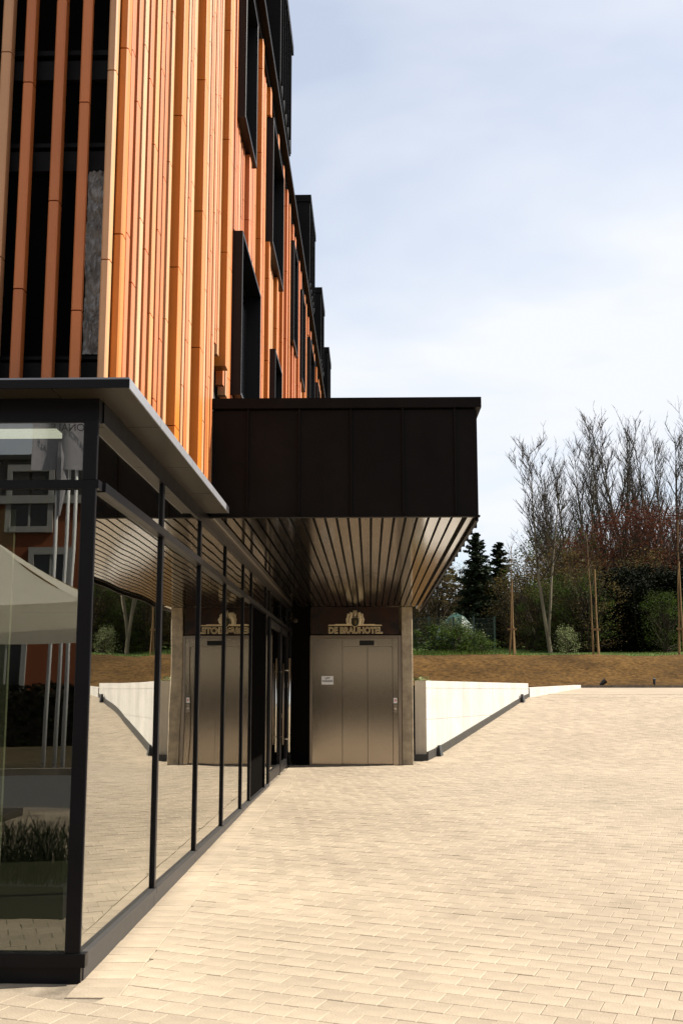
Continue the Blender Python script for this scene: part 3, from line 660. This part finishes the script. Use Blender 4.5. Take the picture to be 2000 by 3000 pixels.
W2A, W2B = Vector((4.0, 28.70, 0)), Vector((6.62, 36.0, 0))
du = (W2B - W2A).normalized(); dn = Vector((du.y, -du.x, 0))
pl = [W2A - dn * 0.2, W2A, W2B, W2B - dn * 0.2]
b = MB().prism([(p.x, p.y) for p in pl], lambda p: zg(p[1]) - 0.2, lambda p: 1.405 + (p[1] - 28.7) * 0.0146).build('low_wall', 'white', None, label='low white concrete edging wall continuing beyond the tall retaining wall', category='wall')
x = 6.65
while x < 24:
    BX('kerb', 'kerb', None, x, x + 0.99, 36.35, 36.5, 1.2, zg(36.3) + 0.085, 0.006, kind='structure'); x += 1.0

# ------------------------------------------------------------------ soil bank and meadow
def bankz(x, y):
    t = max(0.0, min(1.0, (y - 37.0) / 5.6)); t = t * t * (3 - 2 * t)
    z = 1.47 + 1.17 * t + (0.05 + 0.05 * t) * noise.noise(Vector((x * .35, y * .35, 0))) + 0.035 * noise.noise(Vector((x * 1.7, y * 1.7, 4))) + 0.035 * noise.noise(Vector((x * 4, y * 4, 2)))
    return z
b = MB()
for part in ('left', 'right'):
    if part == 'left': ysb = rng(21.45, 36.5, 0.5); 
    else: ysb = rng(36.5, 43.2, 0.16)
    n0 = len(b.v); nxs = 26 if part == 'left' else 190
    for y in ysb:
        if part == 'left': xa = -1.3; xb = (wp((y - 21.21) / WU.y, -0.2)[0] if y < 28.7 else 4.0 - 0.21 + (y - 28.7) * 0.359)
        else: xa, xb = -3.0, 27.0
        for i in range(nxs + 1):
            x = xa + (xb - xa) * i / nxs; z = bankz(x, y)
            if part == 'left': z = min(z, 1.43 + 0.0 * y)
            b.v.append((x, y, z))
    for j in range(len(ysb) - 1):
        for i in range(nxs): b.f.append((n0 + j*(nxs+1)+i, n0 + j*(nxs+1)+i+1, n0 + (j+1)*(nxs+1)+i+1, n0 + (j+1)*(nxs+1)+i))
bank = b.build('soil_bank', 'soil', None, smooth=True, kind='structure')
def mz(x, y): return 2.60 + 0.055 * min(max(y - 43, 0), 40) + 0.06 * noise.noise(Vector((x * .2, y * .2, 7)))
meadow = sheet('meadow', 'lawn', rng(-30, 60, 2.0), rng(43.0, 110, 1.5), mz, kind='structure')
g = MB()
for i in range(7000):
    y = 43.1 + 6 * R.random() ** 1.5; x = 0.5 + 17 * R.random() ** 4.0; h = R.uniform(.04, .16 if x > 6 else .28); a = R.uniform(0, pi); z = mz(x, y)
    dx_, dy_ = cos(a) * .012, sin(a) * .012; lx, ly = R.uniform(-.1, .1), R.uniform(-.1, .1)
    g.face([(x-dx_, y-dy_, z-.02), (x+dx_, y+dy_, z-.02), (x+lx, y+ly, z+h)])
g.build('meadow_grass', 'blade', None, kind='stuff', label='tufty green grass along the top of the soil bank', category='grass')

# ------------------------------------------------------------------ vegetation prototypes
def bend(p, d, length, n, up, wob, rr):
    pts = [Vector(p)]; d = Vector(d).normalized()
    for i in range(n):
        d = (d + Vector((rr.uniform(-wob, wob), rr.uniform(-wob, wob), up + rr.uniform(-wob, wob) * .5))).normalized()
        pts.append(pts[-1] + d * (length / n))
    return pts
def bare_tree(seed, Ht, r0, nb=24, spread=0.6, lo=0.25, lean=(0, 0), fork=False, dens=1.0, tw=1.0):
    rr = random.Random(seed); tr = MB(); cr = MB()
    stems = []
    pts = [Vector((0, 0, -0.3))]; d = Vector((lean[0], lean[1], 1)).normalized(); n = 12
    for i in range(n):
        d = (d + Vector((rr.uniform(-.05, .05), rr.uniform(-.05, .05), 0.03))).normalized(); pts.append(pts[-1] + d * (Ht / n))
    tr.tube(pts, [max(0.012, r0 * (1 - i / (n + 0.3)) ** 1.1) for i in range(n + 1)], 7); stems.append((pts, r0))
    if fork:
        k = 1; q = bend(pts[k], Vector((lean[0] + .16, lean[1] + .1, 1)), Ht * .84, 10, 0.02, .04, rr)
        tr.tube(q, [max(.012, r0 * .7 * (1 - i / 10.3)) for i in range(11)], 6); stems.append((q, r0 * .7))
    for pts, rb in stems:
        m = len(pts) - 1
        for i in range(int(nb * (1 if rb == r0 else .7))):
            t = lo + (0.97 - lo) * (i + rr.random()) / nb; f = min(t * m, m - 1e-3); j = int(f); p = pts[j].lerp(pts[j+1], f - j)
            a = rr.uniform(0, 2*pi); ln = Ht * rr.uniform(.16, .30) * (1.15 - t * .75)
            q = bend(p, Vector((cos(a) * spread, sin(a) * spread, rr.uniform(.45, 1.0))), ln, 5, .13, .07, rr)
            rb_ = max(.024 * tw, rb * .42 * (1.1 - t)); cr.tube(q, [rb_ * (1 - k / 6.5) for k in range(6)], 4, False)
            for s_ in range(int(rr.randint(5, 8) * dens)):
                u = rr.uniform(.15, 1) * 4.99; k = int(u); p2 = q[k].lerp(q[k+1], u - k); a2 = rr.uniform(0, 2*pi)
                q2 = bend(p2, (q[-1] - q[0]).normalized() + Vector((cos(a2) * .75, sin(a2) * .75, rr.uniform(0, .5))), ln * rr.uniform(.25, .55), 3, .12, .08, rr)
                cr.tube(q2, [.020 * tw, .016 * tw, .012 * tw, .007 * tw], 3, False)
                for s3 in range(int(4 * dens)):
                    p3 = q2[rr.randint(1, 3)]; a3 = rr.uniform(0, 2*pi)
                    q3 = bend(p3, (q2[-1] - q2[0]).normalized() + Vector((cos(a3) * .8, sin(a3) * .8, rr.uniform(0, .5))), ln * rr.uniform(.12, .28), 2, .1, .1, rr)
                    cr.tube(q3, [.011 * tw, .009 * tw, .006 * tw], 3, False)
    return tr, cr
def leaf(b, p, s, rr):
    a, e = rr.uniform(0, 2*pi), rr.uniform(-1, 1)
    u = Vector((cos(a), sin(a), e * .6)).normalized(); v = u.cross(Vector((rr.uniform(-1, 1), rr.uniform(-1, 1), rr.uniform(-1, 1)))).normalized()
    p = Vector(p); b.face([p - u*s, p + v*s*.5, p + u*s, p - v*s*.5])
def leafy(seed, Ht, rad, nclump, per, ls, base=0.0, shape=1.0, twigs=40, stems=4):
    rr = random.Random(seed); tr = MB(); cr = MB(); tw = MB()
    cs = []
    for i in range(nclump):
        t = base + (1 - base) * rr.random() ** .9; prof = (1 - ((t - .45) / .62) ** 2) if abs(t - .45) < .6 else .12
        a = rr.uniform(0, 2*pi); r_ = rad * max(.15, prof) ** .6 * math.sqrt(rr.random()) * shape
        cs.append(Vector((cos(a) * r_, sin(a) * r_, Ht * t)))
    for c in cs:
        cr_ = rad * rr.uniform(.12, .30)
        for k in range(per):
            o = Vector((rr.gauss(0, 1), rr.gauss(0, 1), rr.gauss(0, .8))) * cr_ * .62; leaf(cr, c + o, ls * rr.uniform(.6, 1.3), rr)
    for i in range(stems):
        a = rr.uniform(0, 2*pi); q = bend((0, 0, -.2), Vector((cos(a) * .3, sin(a) * .3, 1)), Ht * rr.uniform(.7, .95), 6, .05, .1, rr)
        tr.tube(q, [max(.015, Ht * .014 * (1 - k / 6.6)) for k in range(7)], 5, False)
    for c in rr.sample(cs, min(twigs, len(cs))):
        q = bend((c.x * .2, c.y * .2, c.z * .55), c - Vector((c.x * .2, c.y * .2, c.z * .55)), (c - Vector((c.x * .2, c.y * .2, c.z * .55))).length * 1.15, 4, .03, .12, rr); tr.tube(q, [.03, .024, .018, .012, .006], 3, False)
    return tr, cr
def conifer(seed, Ht, rad):
    rr = random.Random(seed); tr = MB().tube([(0, 0, -.3), (0.05, 0, Ht * .5), (0, 0.03, Ht)], [Ht * .018, Ht * .012, .01], 6); cr = MB()
    z = Ht * .06
    while z < Ht * .985:
        t = z / Ht; L_ = rad * (1 - t) ** .8 * rr.uniform(.75, 1.15) + .12; nb = rr.randint(3, 5)
        for i in range(nb):
            a = rr.uniform(0, 2*pi); l = L_ * rr.uniform(.4, 1.25); q = bend((0, 0, z), Vector((cos(a), sin(a), .25 - .35 * (1 - t))), l, 5, -.02 + .05 * t, .08, rr)
            tr.tube(q, [.03, .025, .02, .015, .01, .006], 3, False)
            for k in range(int(44 * l) + 10):
                u = rr.uniform(.1, 1) * 4.99; j = int(u); p = q[j].lerp(q[j+1], u - j); wdt = .35 * l * (1 - .55 * u / 5)
                leaf(cr, p + Vector((rr.gauss(0, .5), rr.gauss(0, .5), rr.gauss(-.3, .35))) * wdt, rr.uniform(.07, .17), rr)
        z += Ht * rr.uniform(.010, .022)
    return tr, cr
PROTO = {}
def proto(key, tc, mt, mc):
    t, c = tc; a = t.mesh(key + '_trunk'); a.materials.append(M[mt]); cc = c.mesh(key + '_crown'); cc.materials.append(M[mc]); PROTO[key] = (a, cc)
for i in range(6): proto(f'poplar{i}', bare_tree(20 + i, 16, 0.19 + .02 * (i % 3), 34 + 3 * i, .40 + .05 * (i % 4), .10 + .04 * (i % 3), (R.uniform(-.05, .05), 0), fork=(i == 2), dens=.85), 'bark', 'twig')
proto('leaner', bare_tree(41, 13, 0.135, 26, .8, .34, (-.10, 0), fork=True), 'palebark', 'twig')
for i in range(2): proto(f'thicket{i}', leafy(50 + i, 6, 2.4, 130, 34, .06, .05, 1.0, 130, 12), 'twig', 'leafolive')
for i in range(2): proto(f'dark{i}', leafy(60 + i, 6, 2.6, 170, 75, .10, .0, 1.0, 30, 4), 'twig', 'leafdark')
for i in range(2): proto(f'green{i}', leafy(70 + i, 5, 2.3, 130, 44, .065, .0, 1.15, 90, 9), 'twig', 'leafgreen')
for i in range(3): proto(f'red{i}', leafy(80 + i, 8, 3.2, 170, 44, .065, .22, 1.1, 170, 9), 'twig', 'leafred')
for i in range(2): proto(f'fir{i}', conifer(90 + i, 8, 1.9), 'twig', 'needle')
proto('young', bare_tree(99, 4.6, 0.042, 12, .5, .62, (0.012, 0), dens=.6, tw=.35), 'stake', 'twig')
proto('shrub', leafy(101, 1.3, 1.2, 60, 45, .05, .0, 1.0, 20, 3), 'twig', 'leafgreen')
proto('blossom', leafy(103, 1.4, 1.2, 60, 40, .045, .1, 1.0, 25, 3), 'twig', 'leafpale')
def plant(name, key, px, Y, Ht, base_h, label, cat, group=None, rot=None, dz=0.0, X=None, sxy=1.0):
    p = onY(px, 1900, Y); X = p.x if X is None else X; s_ = Ht / base_h
    o = empty(name, (X, Y, mz(X, Y) + dz), label=label, category=cat)
    if group: o['group'] = group
    o.rotation_euler = (0, 0, R.uniform(0, 6.28) if rot is None else rot); o.scale = (s_ * sxy, s_ * sxy, s_)
    link('trunk', PROTO[key][0], o); link('crown', PROTO[key][1], o); return o
def top_h(py, Y): return 1.32 + (2025 - py) / 3300 * Y - (2.6 + 0.055 * min(Y - 43, 40))

plant('bare_tree', 'leaner', 1612, 49.5, top_h(1300, 49.5), 12.6, 'pale forked bare tree leaning left beside the canopy, apart from the tall row', 'tree', rot=0.0)
GP = 'tall bare poplars in a row behind the shrubs'
tall = [(1690, 1370, 82), (1770, 1320, 82), (1882, 1290, 82), (1615, 1345, 72), (1668, 1325, 74), (1712, 1290, 76), (1745, 1300, 72), (1795, 1228, 74), (1828, 1262, 78), (1862, 1222, 73), (1905, 1240, 76), (1945, 1262, 72), (1985, 1250, 75), (2040, 1240, 74)]
word_ = ['first', 'second', 'third', 'fourth', 'fifth', 'sixth', 'seventh', 'eighth', 'ninth', 'tenth', 'eleventh', 'twelfth', 'thirteenth', 'fourteenth']
for i, (px, py, Y) in enumerate(tall):
    lb = f'bare poplar of the hindmost row, {word_[i]} from the left' if i < 3 else f'tall bare poplar of the front row, {word_[i - 3]} from the left, behind the red trees'
    plant('bare_poplar', f'poplar{(i * 5 + i // 6) % 6}', px, Y, top_h(py, Y), 16, lb, 'tree', GP, sxy=0.95 if i % 3 else 1.12)
plant('conifer', 'fir0', 1398, 62, top_h(1560, 62), 8, 'dark narrow conifer standing nearest to the canopy edge', 'tree', 'dark conifers', sxy=1.15)
plant('conifer', 'fir1', 1468, 64, top_h(1590, 64), 8, 'dark broad conifer to the right of the narrow one', 'tree', 'dark conifers', sxy=1.3)
for px, py, Y, lb in ((1215, 1640, 66, 'olive twiggy tree just right of the concrete column'), (1280, 1660, 64, 'olive twiggy tree behind the green mesh fence'), (1345, 1665, 68, 'olive twiggy tree behind the narrow conifer'), (1150, 1600, 70, 'olive twiggy tree mostly hidden behind the lift'),
                      (1545, 1640, 56, 'olive bare thicket between conifer and leaning tree'), (1505, 1680, 60, 'olive bare thicket behind the left staked tree'), (1570, 1690, 53, 'olive bare thicket at the foot of the leaning tree'), (1725, 1650, 51, 'olive bare thicket just left of the black shade'), (1660, 1620, 56, 'olive bare thicket between the fresh green shrubs'), (1900, 1620, 56, 'olive bare thicket above the dark evergreens')):
    plant('twiggy_tree', R.choice(['thicket0', 'thicket1']), px, Y, top_h(py, Y), 6, lb, 'tree', 'olive twiggy trees', sxy=1.05)
for i, (px, py, Y, lb) in enumerate(((1645, 1565, 58, 'reddish leafing tree right of the leaning bare tree'), (1720, 1600, 57, 'reddish leafing tree behind the middle staked tree'), (1800, 1500, 60, 'reddish leafing tree at the centre of the shrub belt'), (1880, 1460, 59, 'large reddish leafing tree behind the dark evergreens'), (1965, 1480, 61, 'reddish leafing tree at the right picture edge'))):
    plant('red_leaved_tree', f'red{i % 3}', px, Y, top_h(py, Y), 8.6, lb, 'tree', 'reddish leafing trees', sxy=1.0)
for i, (px, py, Y, lb) in enumerate(((1625, 1700, 52, 'fresh green shrub left of the middle staked tree'), (1690, 1690, 51, 'tall fresh green shrub beside the middle staked tree'), (1655, 1560, 62, 'yellow green tree rising behind the green shrubs'), (1945, 1740, 50.5, 'fresh green shrub left of the right staked tree'), (1755, 1580, 62, 'yellow green tree behind the middle staked tree'))):
    plant('green_shrub', f'green{i % 2}', px, Y, top_h(py, Y), 5, lb, 'shrub', 'fresh green shrubs', sxy=.95)
dk = [(1470, 1760, 66), (1560, 1740, 62), (1600, 1760, 55), (1735, 1740, 54), (1780, 1690, 53), (1830, 1680, 54), (1875, 1690, 52.5), (1925, 1670, 54), (1975, 1690, 53), (2030, 1680, 54), (1670, 1750, 60), (1800, 1640, 62), (1900, 1640, 63), (2000, 1640, 62), (1410, 1780, 70), (1340, 1770, 72), (1270, 1765, 74), (1200, 1770, 74)]
dk.sort(); front_ = sorted([d for d in dk if d[2] < 58]); back_ = sorted([d for d in dk if d[2] >= 58])
for i, (px, py, Y) in enumerate(dk):
    row_, nm_ = (front_, 'front') if Y < 58 else (back_, 'rear')
    lb = f'dense dark evergreen bush, {word_[row_.index((px, py, Y))]} from the left in the {nm_} row of the shade'
    plant('dark_evergreen', f'dark{i % 2}', px, Y, top_h(py, Y), 6, lb, 'shrub', 'dark evergreen bushes', sxy=1.05)
plant('small_shrub', 'shrub', 1345, 46.5, 1.0, 1.3, 'low green shrub at the foot of the green fence', 'shrub', sxy=1.2)
plant('small_shrub', 'shrub', 1275, 46.8, 1.1, 1.3, 'low green shrub by the left fence post', 'shrub', sxy=1.1)
plant('small_shrub', 'shrub', 1400, 46.2, .6, 1.3, 'lowest green shrub right of the fence corner', 'shrub', sxy=1.9)
plant('flowering_shrub', 'blossom', 1335, 48.2, 1.35, 1.4, 'pale flowering shrub behind the green fence', 'shrub')
plant('flowering_shrub', 'blossom', 1660, 47.5, 1.1, 1.4, 'small pale flowering shrub in the dark shade right of the leaning tree', 'shrub', sxy=.6)
# far wood closing the horizon
fb = MB(); rr = random.Random(5)
for i in range(16000):
    x = rr.uniform(-25, 60); y = rr.uniform(86, 94); h = 5.5 + 2.2 * noise.noise(Vector((x * .12, 1, 0))); leaf(fb, (x, y, 4.4 + h * rr.random()), rr.uniform(.2, .42), rr)
fb.build('far_wood', 'leafdark', None, kind='stuff', label='dark belt of distant woodland behind the trees', category='wood')
# staked young trees
for px, lb in ((1497, 'left'), (1743, 'middle'), (1993, 'right')):
    Y = 43.4; p = onY(px, 1914, Y)
    nm = {'left': 'slim staked young tree at the left, casting its shadow on the soil bank', 'middle': 'slim staked young tree in the middle, before the black shade', 'right': 'slim staked young tree at the right picture edge'}[lb]
    o = empty('staked_tree', (p.x, Y, mz(p.x, Y) - 0.02), label=nm, category='tree', group='staked young trees on the bank')
    s_ = {'left': 1.0, 'middle': 1.12, 'right': 1.22}[lb]
    t_ = link('trunk', PROTO['young'][0], o, (-.07, .03, 0)); c_ = link('crown', PROTO['young'][1], o, (-.07, .03, 0))
    t_.scale = c_.scale = (s_, s_, s_); t_.rotation_euler = c_.rotation_euler = (0, 0, R.uniform(0, 6))
    for sx_, sy_, hh in ((.10, -.05, 3.0 * s_), (.17, .08, 1.15)):
        MB().tube([(sx_, sy_, -.2), (sx_ * .9 - .02, sy_, hh * .5), (sx_ * .7, sy_, hh)], [0.036, 0.032, 0.026], 8).build('stake', 'stake', o)
    MB().box(-.14, .20, -.11, -.08, 1.02, 1.10).build('tie_board', 'stake', o)
# green mesh fence
fe = empty('mesh_fence', (1.8, 46.9, 2.8), label='green wire mesh fence with posts behind the retaining wall', category='fence'); FI = Matrix.Translation((-1.8, -46.9, -2.8))
fx = [onY(px, 1900, 46.9).x for px in (1165, 1256, 1328, 1388, 1449)]
zb_ = mz(2, 46.9)
def FP(o): o.parent = fe; o.matrix_parent_inverse = FI; return o
for x in fx: FP(BX('post', 'fence', None, x - .035, x + .035, 46.87, 46.93, zb_ - .1, zb_ + 1.55))
for a, b_ in zip(fx, fx[1:]):
    m_ = MB(); x = a + .04
    while x < b_ - .03: m_.box(x, x + .007, 46.897, 46.903, zb_ + .05, zb_ + 1.5); x += .05
    z = zb_ + .05
    while z <= zb_ + 1.51: m_.box(a + .035, b_ - .035, 46.888, 46.896, z, z + .010); z += .2
    FP(m_.build('mesh_panel', 'fence'))
# things beyond the fence
tp = onY(1338, 1860, 56); tz = mz(tp.x, 56)
b = MB(); rr = random.Random(9); ring_ = []
for j, (h, rd) in enumerate(((0, 1.0), (.5, .98), (.95, .72), (1.3, .38), (1.45, .05))):
    for k in range(14): b.v.append((tp.x + rd * cos(2*pi*k/14) * 1.1 * (1 + .1 * rr.uniform(-1, 1)), 56 + rd * sin(2*pi*k/14), tz + h * 1.25 + .08 * rr.uniform(-1, 1)))
for j in range(4):
    for k in range(14): b.f.append((j*14+k, j*14+(k+1) % 14, (j+1)*14+(k+1) % 14, (j+1)*14+k))
b.build('covered_heap', 'tarp', None, label='heap under a dark green tarpaulin beyond the fence', category='heap')
tk = onY(1312, 1855, 52); e = empty('dark_container', (tk.x, 52, mz(tk.x, 52)), label='small black container on legs beyond the fence', category='container')
MB().prism_axis([(-.32, .75), (.32, .75), (.36, 1.25), (-.36, 1.25)], -.3, .3, 'y').build('tub', 'rubber', e)
MB().box(-.39, .39, -.33, .33, 1.251, 1.29).build('lid', 'rail', e)
for sx_ in (-.28, .24): MB().box(sx_, sx_ + .05, -.05, .05, -.1, .75).build('leg', 'rubber', e)
# bank spotlights
for px, py, lb in ((1765, 2003, 'squat black garden spotlight on the bank behind the kerb'), (1915, 1996, 'slim upright black garden spotlight at the foot of the bank')):
    Y = 37.3; p = onY(px, py, Y); zz_ = bankz(p.x, Y); e = empty('garden_spotlight', (p.x, Y, zz_), label=lb, category='spotlight')
    MB().tube([(0, 0, -.05), (0, 0, .08)], .02, 6).build('spike', 'rubber', e)
    if 'squat' in lb: MB().tube([(-.09, 0, .02), (.0, 0, .10), (.09, 0, .17)], [.05, .075, .085], 10).build('lamp_head', 'rubber', e)
    else: MB().tube([(0, 0, .06), (0, 0, .20), (0, -.02, .24)], [.045, .045, .05], 10).build('lamp_head', 'rubber', e)
# plant on top of the retaining wall
b = MB(); rr = random.Random(2)
for i in range(120): leaf(b, (0.92 + rr.gauss(0, .10), 21.7 + rr.gauss(0, .15), 1.50 + abs(rr.gauss(0, .05))), rr.uniform(.02, .045), rr)
tpl = empty('trailing_plant', (0.92, 21.7, 1.45), label='small pale green plant growing behind the near top corner of the white wall', category='plant')
fo_ = b.build('foliage', 'leafpale', None, kind='stuff'); fo_.parent = tpl; fo_.matrix_parent_inverse = Matrix.Translation((-0.92, -21.7, -1.45))

# ------------------------------------------------------------------ across the street, behind the camera (mirrored in the glass, part added for the lift's reflection)
def RF(px, py, D): p = onY(px, py, D); return Vector((p.x, 2 * 5.778 - p.y, p.z))
HY = RF(0, 2025, 34).y
ho = empty('ochre_house', (-10, HY, -0.5), label='ochre rendered house with white window surrounds and black gable roof across the street', category='building'); HI = Matrix.Translation((10, -HY, 0.5))
def HP(o): o.parent = ho; o.matrix_parent_inverse = HI; return o
HP(BX('wall', 'orangewall', None, -19, -5.0, HY - 8, HY, -1, 7.0))
HP(BX('cornice', 'whitetrim', None, -19.1, -4.9, HY - 8, HY + 0.15, 7.0, 7.25))
HP(MB().prism_axis([(-19.2, 7.251), (-4.8, 7.251), (-9.65, 8.75), (-11.2, 8.3), (-12.2, 8.02)][::1], HY - 8, HY + 0.05, 'y').build('roof', 'slate'))
def hwin(x0, x1, z0, z1):
    wo = HP(MB().box(x0, x0 + .16, HY, HY + .09, z0, z1).box(x1 - .16, x1, HY, HY + .09, z0, z1).box(x0 + .16, x1 - .16, HY, HY + .09, z1 - .2, z1).box(x0 + .16, x1 - .16, HY, HY + .11, z0, z0 + .16).build('window', 'whitetrim'))
    BX('pane', 'darkpane', wo, x0 + .16, x1 - .16, HY + .002, HY + .02, z0 + .16, z1 - .2)
    BX('casement', 'whitetrim', wo, (x0 + x1) / 2 - .03, (x0 + x1) / 2 + .03, HY + .021, HY + .05, z0 + .161, z1 - .201)
BXD = HP(BX('dormer_wall', 'whitetrim', None, -11.3, -9.5, HY - 3, HY - .002, 7.26, 8.35)); BX('dormer_roof', 'slate', BXD, -11.5, -9.3, HY - 3, HY + .12, 8.351, 8.5)
hwin(-11.10, -9.66, 6.15, 8.2); hwin(-10.35, -9.0, 3.6, 5.75); hwin(-13.9, -12.6, 3.6, 5.75); hwin(-7.4, -6.1, 3.6, 5.75); hwin(-14.2, -12.8, 0.2, 2.6); hwin(-11.6, -10.3, 0.2, 2.9); hwin(-7.4, -6.1, 0.2, 2.6)
for i, px in enumerate((141, 173.5, 195)):
    p = RF(px, 2200, 23); zb_ = zg(p.y)
    e = empty('flagpole', (p.x, p.y, zb_), label=['flagpole with a furled grey flag on the forecourt edge', 'middle white flagpole with a lettered grey flag', 'bare white flagpole nearest the glass corner in the mirror image'][i], category='flagpole')
    MB().tube([(0, 0, 0), (0, 0, 9.0 + .2 * i)], [.045, .03], 10).build('pole', 'pole', e, smooth=True); MB().ball((0, 0, 9.05 + .2 * i), .05, 10, 6).build('finial', 'pole', e)
    MB().box(-.14, .14, -.14, .14, -.05, .03).build('base_plate', 'rail', e)
    if i == 1:
        fl = MB(); nf = 24
        for a in range(nf + 1):
            for c in (0, 1): fl.v.append((-.05 - 1.75 * a / nf + 1.05, .10 + .05 * sin(a * .55), 6.15 + c * 1.15))
        fl.f = [(2*a, 2*a+1, 2*a+3, 2*a+2) for a in range(nf)]
        fo = fl.build('flag', 'flag', e, smooth=True)
        me = text_mesh('NATIONALE', 0.22, .002, .001); me.materials.append(M['ink']); link('flag_lettering', me, fo, (.25, .175, 6.95), (pi/2, 0, pi))
    if i == 0:
        MB().tube([(.06, .05, 5.2), (.09, .05, 5.8), (.08, .05, 6.4), (.05, .05, 6.9)], [.03, .10, .13, .06], 9).build('furled_flag', 'flag', e)
# parasol
pe = empty('parasol', (-4.55, -1.95, zg(-1.95)), label='large square white parasol on the terrace beside the glass front', category='parasol')
b = MB(); zr, zt = 2.28 - zg(-1.95), 3.15 - zg(-1.95)
cs_ = [(-1.5, -1.5), (1.5, -1.5), (1.5, 1.5), (-1.5, 1.5)]
for i in range(4):
    p, q = cs_[i], cs_[(i+1) % 4]; n_ = 8
    for k in range(n_):
        for m_ in range(n_):
            def pt(u, v):
                x = (p[0] + (q[0]-p[0])*u) * v; y = (p[1] + (q[1]-p[1])*u) * v
                return (x, y, zt + (zr - zt) * v - .10 * sin(pi * u) * v * .6 - 0.05 * sin(pi * v))
            b.face([pt(k/n_, m_/n_), pt((k+1)/n_, m_/n_), pt((k+1)/n_, (m_+1)/n_), pt(k/n_, (m_+1)/n_)])
    for k in range(n_):
        u0, u1 = k/n_, (k+1)/n_
        A_ = (p[0] + (q[0]-p[0])*u0, p[1] + (q[1]-p[1])*u0, zr - .06 * sin(pi*u0)); B_ = (p[0] + (q[0]-p[0])*u1, p[1] + (q[1]-p[1])*u1, zr - .06 * sin(pi*u1))
        b.face([A_, B_, (B_[0], B_[1], B_[2] - .30), (A_[0], A_[1], A_[2] - .30)])
b.build('canopy', 'canvas', pe, smooth=False)
MB().tube([(0, 0, 0), (0, 0, zt)], .035, 10).build('pole', 'pole', pe, smooth=True); MB().box(-.4, .4, -.4, .4, 0, .1).build('base', 'plate', pe)
for p in cs_: MB().tube([(0, 0, zt - .06), (p[0] * .97, p[1] * .97, zr - .02)], .014, 5).build('rib', 'stake', pe)
# planter with dark grasses
gp = empty('grass_planter', (-2.9, 3.7, zg(3.7)), label='low dark planter of ornamental grass beside the glass corner', category='planter')
MB().box(-1.4, 0.95, -.45, .45, -.02, .22).build('trough', 'rubber', gp)
b = MB(); rr = random.Random(4)
for i in range(2600):
    x, y = rr.uniform(-1.35, .92), rr.uniform(-.42, .42); h = rr.uniform(.2, .42); lx, ly = rr.gauss(0, .1), rr.gauss(0, .1)
    b.face([(x - .004, y, .2), (x + .004, y, .2), (x + lx * .6, y + ly * .6, .2 + h * .7)]); b.face([(x - .003 + lx * .6, y + ly * .6, .2 + h * .69), (x + .003 + lx * .6, y + ly * .6, .2 + h * .69), (x + lx * 1.3, y + ly * 1.3, .2 + h)])
b.build('grass', 'needle', gp, kind='stuff')

h2 = empty('added_cream_house', (3, -24, -0.5), label='cream rendered house out of view, added as a pale wall for the lift to mirror', category='building'); H2I = Matrix.Translation((-3, 24, 0.5))  # unseen house, added so the steel lift mirrors a pale wall
def H2(o): o.parent = h2; o.matrix_parent_inverse = H2I; return o
H2(BX('wall', 'creamwall', None, -3.8, 10, -33, -24, -1, 6.2))
H2(MB().prism_axis([(-33.4, 6.201), (-23.5, 6.201), (-28.4, 9.6)], -4.1, 10.3, 'x').build('roof', 'slate'))
for x_ in (-2.6, 0.4, 3.4, 6.4):
    for z_ in (0.6, 3.6):
        wo = H2(BX('window', 'whitetrim', None, x_, x_ + 1.3, -24, -23.93, z_, z_ + 1.7)); BX('pane', 'darkpane', wo, x_ + .12, x_ + 1.18, -23.929, -23.91, z_ + .12, z_ + 1.58)
for xa, xb, yc_, hh, lb in ((-19, -4.4, HY + 1.6, 1.5, 'clipped dark hedge in front of the ochre house'), (-3.6, 12, -20.5, 1.75, 'clipped dark hedge out of view, added as a dark band for the lift to mirror')):  # second hedge is unseen, added to darken the middle of the lift's reflection
    hb = MB(); rr = random.Random(12); he = empty('hedge', ((xa + xb) / 2, yc_, -.4), label=lb, category='hedge')
    hw = (xb - xa) / 2
    for i in range(9000):
        f_ = rr.random(); x_, y_, z_ = rr.uniform(-hw, hw), rr.uniform(-.5, .5), rr.uniform(0, hh + .3)
        if f_ < .6: y_ = .5 + rr.gauss(0, .04)
        elif f_ < .85: z_ = hh + .3 + rr.gauss(0, .05)
        leaf(hb, (x_, y_, z_), rr.uniform(.05, .10), rr)
    hb.build('foliage', 'leafdark', he); MB().box(-hw + .1, hw - .1, -.42, .42, -.2, hh + .22).build('dark_core', 'twig', he)  # solid dark block added inside to close the gaps between leaves
BX('kerb', 'kerb', None, -40, 40, -10.75, -10.5, -.6, zg(-3) + 0.02, kind='structure')
